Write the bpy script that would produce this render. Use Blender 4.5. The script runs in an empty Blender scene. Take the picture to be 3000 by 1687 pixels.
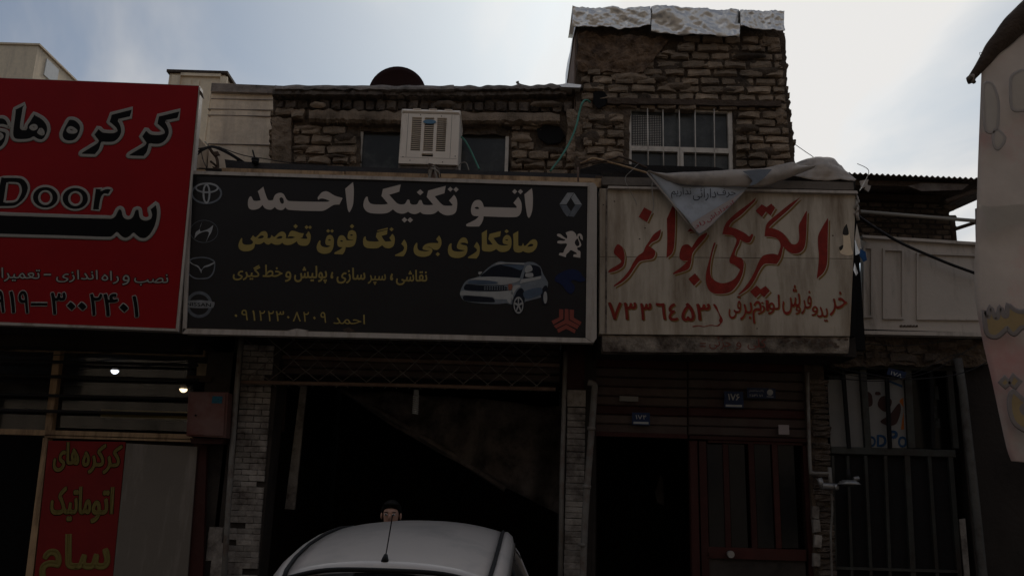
import bpy, bmesh, math, random
from mathutils import Vector, Matrix, noise, Euler
random.seed(7)
R = math.radians
S = bpy.context.scene
C = S.collection

# ------------------------------------------------------------------ camera
CAMH, PITCH, ROLL, FPX = 1.65, R(14.0), 0.030, 2500.0
fwd = Vector((0, math.cos(PITCH), math.sin(PITCH)))
up0 = Vector((0, -math.sin(PITCH), math.cos(PITCH)))
r0 = Vector((1, 0, 0))
rt = r0 * math.cos(ROLL) + up0 * math.sin(ROLL)
upv = up0 * math.cos(ROLL) - r0 * math.sin(ROLL)
cam_d = bpy.data.cameras.new('camera')
cam = bpy.data.objects.new('camera', cam_d)
C.objects.link(cam)
m = Matrix((rt, upv, -fwd)).transposed().to_4x4()
m.translation = Vector((0, 0, CAMH))
cam.matrix_world = m
cam_d.sensor_width = 36
cam_d.lens = 36 * FPX / 3000
cam_d.clip_end = 3000
S.camera = cam

# ------------------------------------------------------------------ sky, sun, exposure
SUN_EL, SUN_AZ = R(35), R(11)          # azimuth measured from +Y towards +X
sun_dir = Vector((math.sin(SUN_AZ) * math.cos(SUN_EL), math.cos(SUN_AZ) * math.cos(SUN_EL), math.sin(SUN_EL)))
w = bpy.data.worlds.new('World'); S.world = w; w.use_nodes = True
nt = w.node_tree; N = nt.nodes; L = nt.links
N.clear()
out = N.new('ShaderNodeOutputWorld'); bg = N.new('ShaderNodeBackground')
L.new(bg.outputs[0], out.inputs[0]); bg.inputs[1].default_value = 0.1
sky = N.new('ShaderNodeTexSky'); sky.sky_type = 'NISHITA'; sky.sun_disc = False
sky.sun_elevation = SUN_EL; sky.sun_rotation = SUN_AZ
sky.air_density = 1.0; sky.dust_density = 2.0
geo = N.new('ShaderNodeTexCoord')
def mth(op, a, b=None, c=None, clamp=False):
    n = N.new('ShaderNodeMath'); n.operation = op; n.use_clamp = clamp
    for i, v in enumerate((a, b, c)):
        if v is None: continue
        if isinstance(v, (int, float)): n.inputs[i].default_value = v
        else: L.new(v, n.inputs[i])
    return n.outputs[0]
dot = N.new('ShaderNodeVectorMath'); dot.operation = 'DOT_PRODUCT'
nrm = N.new('ShaderNodeVectorMath'); nrm.operation = 'NORMALIZE'
L.new(geo.outputs['Generated'], nrm.inputs[0])
L.new(nrm.outputs[0], dot.inputs[0]); dot.inputs[1].default_value = sun_dir
cs = mth('MAXIMUM', dot.outputs['Value'], 0.0)
glow = mth('POWER', cs, 8.0)
# cirrus sheets: planar projection of the direction, stretched noise
sx = N.new('ShaderNodeSeparateXYZ'); L.new(nrm.outputs[0], sx.inputs[0])
zz = mth('ADD', mth('MAXIMUM', sx.outputs[2], 0.0), 0.12)
cx = mth('DIVIDE', sx.outputs[0], zz); cy = mth('DIVIDE', sx.outputs[1], zz)
cmb = N.new('ShaderNodeCombineXYZ'); L.new(cx, cmb.inputs[0]); L.new(cy, cmb.inputs[1])
mp = N.new('ShaderNodeMapping'); L.new(cmb.outputs[0], mp.inputs[0])
mp.inputs['Rotation'].default_value = (0, 0, R(28)); mp.inputs['Scale'].default_value = (1.5, 0.7, 1)
mp.inputs['Location'].default_value = (2.1, 0.6, 0)
nz = N.new('ShaderNodeTexNoise'); L.new(mp.outputs[0], nz.inputs[0])
nz.inputs['Scale'].default_value = 0.9; nz.inputs['Detail'].default_value = 6; nz.inputs['Roughness'].default_value = 0.52
nz.inputs['Distortion'].default_value = 0.5
rmp = N.new('ShaderNodeMapRange'); L.new(nz.outputs[0], rmp.inputs[0])
rmp.interpolation_type = 'SMOOTHSTEP'
rmp.inputs[1].default_value = 0.38; rmp.inputs[2].default_value = 0.66
cover = mth('ADD', mth('ADD', mth('MULTIPLY', rmp.outputs[0], 0.55), mth('MULTIPLY', glow, 0.55)), 0.25, clamp=True)
# thin cloud radiance: forward scattering round the sun
crad = mth('MINIMUM', mth('ADD', mth('MULTIPLY', glow, 5.6), mth('ADD', 2.2, mth('MULTIPLY', rmp.outputs[0], 2.8))), 7.6)
ccol = N.new('ShaderNodeVectorMath'); ccol.operation = 'SCALE'
ccol.inputs[0].default_value = (1.0, 0.985, 0.965); L.new(crad, ccol.inputs[3])
sc = N.new('ShaderNodeVectorMath'); sc.operation = 'MULTIPLY'
sc.inputs[1].default_value = (0.33, 0.48, 0.62)
L.new(sky.outputs[0], sc.inputs[0])
mx = N.new('ShaderNodeMix'); mx.data_type = 'RGBA'
L.new(cover, mx.inputs[0]); L.new(sc.outputs[0], mx.inputs[6]); L.new(ccol.outputs[0], mx.inputs[7])
L.new(mx.outputs[2], bg.inputs[0])

sl = bpy.data.lights.new('sun', 'SUN'); sun = bpy.data.objects.new('sun', sl); C.objects.link(sun)
sl.energy = 1.0; sl.angle = R(10); sl.color = (1.0, 0.95, 0.88)
sun.rotation_euler = sun_dir.to_track_quat('Z', 'Y').to_euler(); sun.location = (0, 0, 30)
S.view_settings.view_transform = 'Standard'; S.view_settings.look = 'None'
S.view_settings.gamma = 1.0; S.view_settings.exposure = 0.12
S.view_settings.use_curve_mapping = False

# ------------------------------------------------------------------ helpers
def ray(px, py):
    return fwd + rt * ((px - 1500) / FPX) + upv * (-(py - 843.5) / FPX)
def P(px, py, Y):
    d = ray(px, py)
    return Vector((0, 0, CAMH)) + d * (Y / d.y)
MATS = {}
def mat(name, col, rough=0.8, var=0.25, scale=8.0, bump=0.3, metal=0.0, dirt=None, dirt_amt=0.4, dirt_scale=2.0,
        streak=False, emit=None, trans=0.0, alpha=None, coat=0.0, bscale=None, spec=0.2):
    if name in MATS: return MATS[name]
    mt = bpy.data.materials.new(name); mt.use_nodes = True
    t = mt.node_tree; n = t.nodes; l = t.links
    b = n['Principled BSDF']
    tc = n.new('ShaderNodeTexCoord')
    ge = n.new('ShaderNodeNewGeometry')
    pos = ge.outputs['Position']
    nzn = n.new('ShaderNodeTexNoise'); l.new(pos, nzn.inputs[0])
    nzn.inputs['Scale'].default_value = scale; nzn.inputs['Detail'].default_value = 7
    nzn.inputs['Roughness'].default_value = 0.65
    ramp = n.new('ShaderNodeValToRGB')
    c = Vector(col)
    ramp.color_ramp.elements[0].position = 0.25; ramp.color_ramp.elements[1].position = 0.75
    ramp.color_ramp.elements[0].color = (*[max(0, v * (1 - var)) for v in c], 1)
    ramp.color_ramp.elements[1].color = (*[min(1, v * (1 + var)) for v in c], 1)
    l.new(nzn.outputs[0], ramp.inputs[0])
    colout = ramp.outputs[0]
    oi = n.new('ShaderNodeObjectInfo')
    hv = n.new('ShaderNodeHueSaturation')
    mr = n.new('ShaderNodeMapRange'); l.new(oi.outputs['Random'], mr.inputs[0])
    mr.inputs[3].default_value = 1 - var * 0.9; mr.inputs[4].default_value = 1 + var * 0.9
    l.new(colout, hv.inputs['Color']); l.new(mr.outputs[0], hv.inputs['Value']); colout = hv.outputs[0]
    if dirt is not None:
        mpp = n.new('ShaderNodeMapping'); l.new(pos, mpp.inputs[0])
        if streak: mpp.inputs['Scale'].default_value = (3.0, 3.0, 0.45)
        n2 = n.new('ShaderNodeTexNoise'); l.new(mpp.outputs[0], n2.inputs[0])
        n2.inputs['Scale'].default_value = dirt_scale; n2.inputs['Detail'].default_value = 8; n2.inputs['Roughness'].default_value = 0.7
        r2 = n.new('ShaderNodeMapRange'); l.new(n2.outputs[0], r2.inputs[0])
        r2.inputs[1].default_value = 0.62 - dirt_amt * 0.35; r2.inputs[2].default_value = 0.80 - dirt_amt * 0.25
        mxx = n.new('ShaderNodeMix'); mxx.data_type = 'RGBA'
        l.new(r2.outputs[0], mxx.inputs[0]); l.new(colout, mxx.inputs[6]); mxx.inputs[7].default_value = (*dirt, 1)
        colout = mxx.outputs[2]
    l.new(colout, b.inputs['Base Color'])
    b.inputs['Roughness'].default_value = rough; b.inputs['Metallic'].default_value = metal
    b.inputs['Specular IOR Level'].default_value = spec
    if coat: b.inputs['Coat Weight'].default_value = coat; b.inputs['Coat Roughness'].default_value = 0.08
    if bump:
        n3 = n.new('ShaderNodeTexNoise'); l.new(pos, n3.inputs[0])
        n3.inputs['Scale'].default_value = bscale or scale * 4; n3.inputs['Detail'].default_value = 6
        bp = n.new('ShaderNodeBump'); bp.inputs['Strength'].default_value = bump; bp.inputs['Distance'].default_value = 0.02
        l.new(n3.outputs[0], bp.inputs['Height']); l.new(bp.outputs[0], b.inputs['Normal'])
    if emit:
        b.inputs['Emission Color'].default_value = (*emit[0], 1); b.inputs['Emission Strength'].default_value = emit[1]
    if trans:
        tl = n.new('ShaderNodeBsdfTranslucent'); l.new(colout, tl.inputs[0])
        ms = n.new('ShaderNodeMixShader'); ms.inputs[0].default_value = trans
        l.new(b.outputs[0], ms.inputs[1]); l.new(tl.outputs[0], ms.inputs[2])
        l.new(ms.outputs[0], n['Material Output'].inputs[0])
    if alpha is not None:
        b.inputs['Transmission Weight'].default_value = alpha
        b.inputs['IOR'].default_value = 1.45
    MATS[name] = mt
    return mt

M = dict(
 adobe=mat('adobe_brick', (0.315, 0.23, 0.158), 0.95, 0.32, 14, 0.9, dirt=(0.17, 0.13, 0.095), dirt_amt=0.55, dirt_scale=3),
 adobe_dark=mat('weathered_adobe', (0.13, 0.1, 0.078), 0.95, 0.35, 14, 0.9, dirt=(0.05, 0.04, 0.035), dirt_amt=0.4, dirt_scale=4),
 mud=mat('mud_mortar', (0.13, 0.094, 0.066), 0.97, 0.4, 10, 1.0, dirt=(0.045, 0.034, 0.026), dirt_amt=0.5, dirt_scale=3),
 mudlight=mat('mud_straw_plaster', (0.32, 0.235, 0.165), 0.97, 0.35, 16, 1.0, dirt=(0.09, 0.065, 0.045), dirt_amt=0.5, dirt_scale=4),
 cement=mat('cement_cap', (0.21, 0.175, 0.15), 0.9, 0.3, 9, 0.8, dirt=(0.08, 0.07, 0.06), dirt_amt=0.5, dirt_scale=3),
 concrete=mat('board_marked_concrete', (0.74, 0.6, 0.45), 0.9, 0.2, 6, 0.5, dirt=(0.50, 0.41, 0.32), dirt_amt=0.4, dirt_scale=1.2, streak=True),
 stone=mat('beige_stone', (0.8, 0.63, 0.44), 0.85, 0.12, 5, 0.2, dirt=(0.55, 0.43, 0.31), dirt_amt=0.3, dirt_scale=0.8, streak=True),
 stonew=mat('white_stone', (0.72, 0.70, 0.66), 0.7, 0.1, 5, 0.2),
 tarp=mat('pale_plastic_sheet', (0.9, 0.86, 0.8), 0.36, 0.06, 3, 0.25, metal=0.7),
 wood=mat('old_timber', (0.075, 0.052, 0.038), 0.9, 0.35, 12, 0.6),
 tanpaint=mat('tan_painted_board', (0.42, 0.28, 0.16), 0.6, 0.2, 5, 0.15, dirt=(0.12, 0.07, 0.04), dirt_amt=0.45, dirt_scale=3, streak=True),
 tin=mat('rusty_tar_tin', (0.022, 0.018, 0.016), 0.7, 0.4, 8, 0.5),
 whitef=mat('white_painted_metal', (0.46, 0.4, 0.345), 0.5, 0.1, 5, 0.1, dirt=(0.25, 0.2, 0.15), dirt_amt=0.35, dirt_scale=3, streak=True),
 winf=mat('white_window_paint', (0.66, 0.59, 0.51), 0.55, 0.1, 6, 0.1, dirt=(0.3, 0.25, 0.2), dirt_amt=0.3, dirt_scale=4),
 glass=mat('dusty_glass', (0.045, 0.046, 0.044), 0.22, 0.2, 3, 0.1, dirt=(0.11, 0.11, 0.10), dirt_amt=0.35, dirt_scale=1.5),
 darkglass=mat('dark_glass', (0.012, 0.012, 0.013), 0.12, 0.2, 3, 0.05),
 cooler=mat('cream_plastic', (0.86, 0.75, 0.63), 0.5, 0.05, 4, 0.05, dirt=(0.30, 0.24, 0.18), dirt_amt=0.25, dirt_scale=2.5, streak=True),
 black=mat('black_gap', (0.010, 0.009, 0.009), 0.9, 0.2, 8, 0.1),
 blackvinyl=mat('black_vinyl_print', (0.0095, 0.0070, 0.0068), 0.5, 0.45, 1.2, 0.25, bscale=3, spec=0.3),
 redvinyl=mat('red_vinyl_print', (0.27, 0.0015, 0.0035), 0.55, 0.12, 1.5, 0.1, bscale=4, spec=0.15),
 letterw=mat('white_print', (0.52, 0.445, 0.385), 0.6, 0.06, 3, 0.05),
 lettery=mat('yellow_print', (0.33, 0.245, 0.075), 0.6, 0.08, 3, 0.05),
 letterk=mat('black_print', (0.004, 0.003, 0.003), 0.6, 0.1, 3, 0.05, spec=0.1),
 letterg=mat('grey_print', (0.32, 0.29, 0.25), 0.6, 0.06, 3, 0.05),
 signwhite=mat('aged_white_paint', (0.53, 0.445, 0.345), 0.55, 0.09, 2.5, 0.15, dirt=(0.25, 0.185, 0.125), dirt_amt=0.55, dirt_scale=1.3, streak=True),
 lipwhite=mat('flaking_white_paint', (0.36, 0.30, 0.24), 0.7, 0.2, 9, 0.5, dirt=(0.055, 0.038, 0.028), dirt_amt=0.72, dirt_scale=4.0),
 redbrush=mat('brushed_red_paint', (0.22, 0.018, 0.01), 0.5, 0.3, 12, 0.1),
 ochre=mat('ochre_paint', (0.24, 0.135, 0.035), 0.5, 0.15, 8, 0.1),
 fadedred=mat('faded_red_paint', (0.2, 0.055, 0.035), 0.6, 0.3, 10, 0.1),
 silverlogo=mat('silver_print', (0.3, 0.3, 0.3), 0.6, 0.3, 14, 0.0),
 darksilver=mat('dark_silver_print', (0.15, 0.16, 0.175), 0.6, 0.3, 14, 0.0),
 bluelogo=mat('dark_blue_print', (0.010, 0.016, 0.06), 0.6, 0.2, 8, 0.0),
 redlogo=mat('brick_red_print', (0.25, 0.060, 0.042), 0.6, 0.05, 8, 0.0),
 carpaint=mat('silver_white_paint', (0.6, 0.54, 0.49), 0.32, 0.04, 2, 0.0, coat=0.6, dirt=(0.42, 0.39, 0.36), dirt_amt=0.4, dirt_scale=2),
 rubber=mat('black_rubber', (0.012, 0.012, 0.012), 0.6, 0.2, 8, 0.1),
 chrome=mat('chrome_trim', (0.5, 0.5, 0.5), 0.2, 0.05, 8, 0.0, metal=1.0),
 redlight=mat('red_lens', (0.35, 0.02, 0.02), 0.2, 0.1, 8, 0.0),
 asphalt=mat('asphalt', (0.05, 0.048, 0.046), 0.9, 0.25, 3, 0.5, bscale=60),
 paving=mat('pavement_concrete', (0.16, 0.15, 0.14), 0.9, 0.2, 2, 0.4, bscale=30),
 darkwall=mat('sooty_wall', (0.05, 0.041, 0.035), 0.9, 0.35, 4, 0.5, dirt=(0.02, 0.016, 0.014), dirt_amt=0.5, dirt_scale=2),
 tile=mat('whitewashed_tile', (0.32, 0.285, 0.25), 0.7, 0.22, 10, 0.4, dirt=(0.09, 0.07, 0.06), dirt_amt=0.5, dirt_scale=4),
 greypipe=mat('grey_painted_pipe', (0.2, 0.185, 0.165), 0.55, 0.2, 6, 0.2, dirt=(0.12, 0.07, 0.05), dirt_amt=0.4, dirt_scale=5),
 rustred=mat('red_oxide_metal', (0.052, 0.015, 0.012), 0.6, 0.3, 5, 0.2, dirt=(0.05, 0.02, 0.016), dirt_amt=0.45, dirt_scale=4),
 shutter=mat('brown_slat', (0.085, 0.062, 0.052), 0.6, 0.25, 5, 0.2, dirt=(0.07, 0.04, 0.035), dirt_amt=0.5, dirt_scale=3),
 boxred=mat('faded_red_box', (0.17, 0.095, 0.08), 0.6, 0.15, 3, 0.2, dirt=(0.14, 0.045, 0.035), dirt_amt=0.5, dirt_scale=2),
 pinktan=mat('pinkish_tan_metal', (0.23, 0.15, 0.11), 0.6, 0.15, 5, 0.2, dirt=(0.10, 0.06, 0.045), dirt_amt=0.4, dirt_scale=3),
 whiteboard=mat('painted_white_board', (0.19, 0.162, 0.135), 0.6, 0.06, 2, 0.1, dirt=(0.30, 0.26, 0.22), dirt_amt=0.3, dirt_scale=1.5, streak=True),
 blueplate=mat('blue_enamel', (0.014, 0.03, 0.085), 0.4, 0.1, 8, 0.0),
 platewhite=mat('white_enamel', (0.42, 0.42, 0.41), 0.5, 0.1, 8, 0.0),
 greenhose=mat('green_hose', (0.1, 0.27, 0.2), 0.5, 0.1, 8, 0.1),
 dullpipe=mat('dull_grey_pipe', (0.085, 0.08, 0.072), 0.6, 0.2, 6, 0.2, dirt=(0.05, 0.035, 0.03), dirt_amt=0.4, dirt_scale=5),
 cable=mat('black_cable', (0.018, 0.016, 0.016), 0.6, 0.2, 8, 0.0),
 dish=mat('maroon_dish', (0.030, 0.010, 0.010), 0.6, 0.2, 6, 0.1),
 bannerfab=mat('pale_blue_banner', (0.5, 0.52, 0.55), 0.6, 0.08, 3, 0.15, dirt=(0.27, 0.27, 0.27), dirt_amt=0.35, dirt_scale=2.5, trans=0.2),
 bannerback=mat('banner_back', (0.55, 0.47, 0.4), 0.6, 0.08, 3, 0.2, dirt=(0.27, 0.23, 0.20), dirt_amt=0.3, dirt_scale=2.5, trans=0.2),
 gatew=mat('cream_gate_paint', (0.52, 0.45, 0.385), 0.55, 0.06, 3, 0.15, dirt=(0.26, 0.22, 0.18), dirt_amt=0.3, dirt_scale=1.6, streak=True),
 pinkfab=mat('faded_pink_canvas', (0.66, 0.6, 0.56), 0.7, 0.14, 2.2, 0.3, dirt=(0.62, 0.33, 0.32), dirt_amt=0.45, dirt_scale=0.75, trans=0.5),
 pinkgrey=mat('faded_grey_print', (0.36, 0.32, 0.31), 0.7, 0.08, 6, 0.1, trans=0.25),
 pinkyel=mat('faded_yellow_print', (0.5, 0.38, 0.2), 0.7, 0.12, 6, 0.1, trans=0.3),
 skin=mat('skin', (0.45, 0.26, 0.19), 0.55, 0.08, 12, 0.1),
 hair=mat('dark_hair', (0.012, 0.010, 0.008), 0.6, 0.2, 30, 0.4),
 shirt=mat('dark_grey_shirt', (0.06, 0.055, 0.06), 0.85, 0.2, 12, 0.4),
 trousers=mat('dark_trousers', (0.025, 0.025, 0.032), 0.85, 0.2, 12, 0.4),
 paper=mat('grubby_white_paper', (0.22, 0.21, 0.195), 0.8, 0.08, 4, 0.1, dirt=(0.24, 0.22, 0.2), dirt_amt=0.35, dirt_scale=3),
 brownprint=mat('brown_print', (0.045, 0.02, 0.016), 0.7, 0.2, 6, 0.0),
 orangeprint=mat('orange_print', (0.32, 0.09, 0.015), 0.7, 0.2, 6, 0.0),
 blueprint_=mat('blue_print', (0.02, 0.06, 0.13), 0.7, 0.1, 6, 0.0),
 dustcloth=mat('grimy_dust_sheet', (0.1, 0.083, 0.073), 0.9, 0.3, 5, 0.5, dirt=(0.03, 0.025, 0.022), dirt_amt=0.5, dirt_scale=3),
 corr=mat('corrugated_iron', (0.16, 0.13, 0.11), 0.6, 0.25, 5, 0.2, dirt=(0.06, 0.035, 0.025), dirt_amt=0.5, dirt_scale=3),
 greengate=mat('dark_green_metal', (0.04, 0.041, 0.036), 0.55, 0.25, 5, 0.2, dirt=(0.03, 0.022, 0.018), dirt_amt=0.5, dirt_scale=3),
 bluerag=mat('blue_rag', (0.03, 0.10, 0.26), 0.8, 0.2, 10, 0.3),
 lampw=mat('lit_bulb_cool', (0.9, 0.9, 0.9), 0.5, 0.0, 8, 0.0, emit=((0.80, 0.88, 1.0), 3.0)),
 lampy=mat('lit_bulb_warm', (0.9, 0.9, 0.9), 0.5, 0.0, 8, 0.0, emit=((1.0, 0.80, 0.48), 2.2)),
 gal=mat('galvanised_steel', (0.30, 0.29, 0.28), 0.4, 0.2, 8, 0.2, metal=0.6),
)

OFF = {}
def thing(name, label, cat, loc, group=None):
    o = bpy.data.objects.new(name, None); C.objects.link(o)
    o.empty_display_size = 0.2
    o.location = Vector(loc); o['label'] = label; o['category'] = cat
    if group: o['group'] = group
    OFF[o] = Vector(loc)
    return o
def tag(o, label, cat, group=None):
    o['label'] = label; o['category'] = cat
    if group: o['group'] = group
    return o

class MB:
    def __init__(s): s.v = []; s.f = []; s.sm = []
    def add(s, vs, fs, smooth=False):
        b = len(s.v); s.v += [Vector(v) for v in vs]
        for f in fs: s.f.append([i + b for i in f]); s.sm.append(smooth)
        return s
    def box(s, lo, hi):
        x0, y0, z0 = lo; x1, y1, z1 = hi
        return s.add([(x0,y0,z0),(x1,y0,z0),(x1,y1,z0),(x0,y1,z0),(x0,y0,z1),(x1,y0,z1),(x1,y1,z1),(x0,y1,z1)],
              [(0,3,2,1),(4,5,6,7),(0,1,5,4),(1,2,6,5),(2,3,7,6),(3,0,4,7)])
    def bev(s, lo, hi, r=0.01):
        """box with chamfered vertical/horizontal front edges (front is -Y)"""
        x0, y0, z0 = lo; x1, y1, z1 = hi
        r = min(r, (x1-x0)*0.4, (z1-z0)*0.4, (y1-y0)*0.6)
        vs = [(x0+r,y0,z0+r),(x1-r,y0,z0+r),(x1-r,y0,z1-r),(x0+r,y0,z1-r),
              (x0,y0+r,z0),(x1,y0+r,z0),(x1,y0+r,z1),(x0,y0+r,z1),
              (x0,y1,z0),(x1,y1,z0),(x1,y1,z1),(x0,y1,z1)]
        fs = [(0,1,2,3),(4,5,1,0),(5,6,2,1),(6,7,3,2),(7,4,0,3),(8,9,5,4),(9,10,6,5),(10,11,7,6),(11,8,4,7),(11,10,9,8)]
        return s.add(vs, fs)
    def wbox(s, x0, y0, x1, y1, Y, d, bev=0.0):
        """axis-aligned box whose front face (at depth Y) spans the given picture rectangle"""
        xm, ym = (x0 + x1) / 2, (y0 + y1) / 2
        a = P(x0, ym, Y).x; b = P(x1, ym, Y).x; t = P(xm, y0, Y).z; u = P(xm, y1, Y).z
        if bev: return s.bev((a, Y, u), (b, Y + d, t), bev)
        return s.box((a, Y, u), (b, Y + d, t))
    def prism(s, pts, Y, d):
        """convex outline given in picture points at depth Y, extruded back by d"""
        f = [P(x, y, Y) for x, y in pts]; n = len(f)
        bk = [v + Vector((0, d, 0)) for v in f]
        return s.add(f + bk, [tuple(range(n))[::-1], tuple(range(n, 2*n))] + [(i, (i+1) % n, n + (i+1) % n, n + i) for i in range(n)])
    def tube(s, pts, r, seg=8, smooth=True, cap=True, taper=None):
        pts = [Vector(p) for p in pts]; n = len(pts); base = len(s.v)
        prev = None
        for i, p in enumerate(pts):
            d = (pts[min(i+1, n-1)] - pts[max(i-1, 0)]).normalized()
            if prev is None:
                a = d.orthogonal().normalized()
            else:
                a = (prev - d * prev.dot(d)).normalized()
            prev = a; b = d.cross(a)
            rr = r if not taper else r + (taper - r) * i / (n - 1)
            for k in range(seg):
                t = 2 * math.pi * k / seg
                s.v.append(p + (a * math.cos(t) + b * math.sin(t)) * rr)
        for i in range(n - 1):
            for k in range(seg):
                s.f.append([base+i*seg+k, base+i*seg+(k+1)%seg, base+(i+1)*seg+(k+1)%seg, base+(i+1)*seg+k]); s.sm.append(smooth)
        if cap:
            s.f.append([base+k for k in range(seg)][::-1]); s.sm.append(False)
            s.f.append([base+(n-1)*seg+k for k in range(seg)]); s.sm.append(False)
        return s
    def ptube(s, pts, Y, r, **k):
        return s.tube([P(p[0], p[1], p[2] if len(p) > 2 else Y) for p in pts], r, **k)
    def build(s, name, m, parent=None, kind=None):
        off = OFF.get(parent, Vector((0, 0, 0))) if parent else Vector((0, 0, 0))
        me = bpy.data.meshes.new(name)
        me.from_pydata([tuple(v - off) for v in s.v], [], s.f)
        me.polygons.foreach_set('use_smooth', s.sm)
        bm = bmesh.new(); bm.from_mesh(me); bmesh.ops.recalc_face_normals(bm, faces=bm.faces); bm.to_mesh(me); bm.free()
        me.materials.append(m); me.update()
        o = bpy.data.objects.new(name, me); C.objects.link(o)
        if parent: o.parent = parent
        OFF[o] = off
        if kind: o['kind'] = kind
        return o
def curvept(pts, n=6):
    """Catmull-Rom through 2D/3D points"""
    pts = [Vector(p) for p in pts]; o = []
    for i in range(len(pts) - 1):
        p0 = pts[max(i-1, 0)]; p1 = pts[i]; p2 = pts[i+1]; p3 = pts[min(i+2, len(pts)-1)]
        for k in range(n):
            t = k / n
            o.append(0.5 * ((2*p1) + (p2-p0)*t + (2*p0-5*p1+4*p2-p3)*t*t + (3*p1-p0-3*p2+p3)*t**3))
    o.append(pts[-1]); return o
def cable(pts, Y, r, n=6):
    return MB().tube(curvept([P(p[0], p[1], p[2] if len(p) > 2 else Y) for p in pts], n), r, seg=6)

# ---- flat print: outlines in crop pixels -> picture points -> mesh on a vertical board
def parse(s):
    r = []
    for t in s.split():
        c = t.endswith('*'); a, b = t.rstrip('*').split(','); r.append((float(a), float(b), c))
    return r
def smooth_loop(pts, n=4):
    N_ = len(pts); o = []
    for i in range(N_):
        p0, p1, p2, p3 = pts[i-1], pts[i], pts[(i+1) % N_], pts[(i+2) % N_]
        a = Vector(p1[:2]); b = Vector(p2[:2])
        if p1[2] and p2[2]: o.append(a); continue
        ta = (b - Vector(p0[:2])) * 0.5 if not p1[2] else (b - a) * 0.6
        tb = (Vector(p3[:2]) - a) * 0.5 if not p2[2] else (b - a) * 0.6
        ln = (b - a).length
        for t_ in (ta, tb):
            if t_.length > ln * 1.1: t_ *= ln * 1.1 / t_.length
        for k in range(n):
            t = k / n; t2 = t*t; t3 = t2*t
            o.append(a*(2*t3-3*t2+1) + ta*(t3-2*t2+t) + b*(-2*t3+3*t2) + tb*(t3-t2))
    return o
def L2(crop, s):
    x0, y0, k = crop
    return [Vector((x0 + p.x / k, y0 + p.y / k)) for p in smooth_loop(parse(s))]
def dia(crop, cx_, cy_, w_, h_):
    x0, y0, k = crop
    return [Vector((x0 + (cx_+dx*w_)/k, y0 + (cy_+dy*h_)/k)) for dx, dy in ((0,-1),(1,0),(0,1),(-1,0))]
def ell(crop, cx_, cy_, rx, ry, n=40, a0=0, a1=360):
    x0, y0, k = crop
    return [Vector((x0 + (cx_+rx*math.cos(R(a0+(a1-a0)*i/n)))/k, y0 + (cy_+ry*math.sin(R(a0+(a1-a0)*i/n)))/k)) for i in range(n)]
from mathutils.geometry import delaunay_2d_cdt
def tri_fill(loops, nonzero):
    """triangulate closed 2D loops; returns (points, triangles)"""
    pts, edges = [], []
    for lp in loops:
        q = [p for i, p in enumerate(lp) if (p - lp[i-1]).length > 1e-6]
        b0 = len(pts); n = len(q); pts += [Vector((p.x, p.y)) for p in q]
        edges += [(b0+i, b0+(i+1) % n) for i in range(n)]
    vo, eo, fo, *_ = delaunay_2d_cdt(pts, edges, [], 1, 1e-6)
    segs = []
    for lp in loops:
        for i in range(len(lp)): segs.append((lp[i-1].x, lp[i-1].y, lp[i].x, lp[i].y))
    tris = []
    for f in fo:
        c = (vo[f[0]] + vo[f[1]] + vo[f[2]]) / 3; x, y = c.x, c.y; wn = 0; cr = 0
        for x0, y0, x1, y1 in segs:
            if (y0 <= y) != (y1 <= y):
                if x0 + (y - y0) * (x1 - x0) / (y1 - y0) > x: wn += 1 if y1 > y0 else -1; cr += 1
        if (wn != 0) if nonzero else (cr % 2): tris.append(tuple(f))
    return [Vector((v.x, v.y)) for v in vo], tris
def fill_mesh(loops, Y, shift=(0, 0)):
    vs, fs = tri_fill(loops, False)
    return [P(v.x + shift[0], v.y + shift[1], Y) for v in vs], fs
def print_on(name, loops, Y, m, parent, shift=(0, 0)):
    b = MB()
    for g in (loops if isinstance(loops[0][0], list) else [loops]):
        vs, fs = fill_mesh(g, Y, shift); b.add(vs, fs)
    # give the sheet a thickness of half a millimetre
    o = b.build(name, m, parent)
    return o
def outline_on(name, loops, Y, wpx, m, parent):
    b = MB()
    for lp in loops:
        pts = [P(p.x, p.y, Y) for p in lp]
        r = wpx * Y / FPX
        n = len(pts); base = len(b.v); seg = 6
        cl = pts + [pts[0], pts[1]]
        for i in range(n):
            d = (pts[(i+1) % n] - pts[i-1]); d.y = 0
            if d.length < 1e-6: d = Vector((1, 0, 0))
            d.normalize(); nn = Vector((d.z, 0, -d.x))
            for k in range(seg):
                t = 2*math.pi*k/seg
                b.v.append(pts[i] + nn*math.cos(t)*r + Vector((0, math.sin(t)*0.0015, 0)))
        for i in range(n):
            j = (i+1) % n
            for k in range(seg):
                b.f.append([base+i*seg+k, base+i*seg+(k+1)%seg, base+j*seg+(k+1)%seg, base+j*seg+k]); b.sm.append(True)
    return b.build(name, m, parent)

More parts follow.
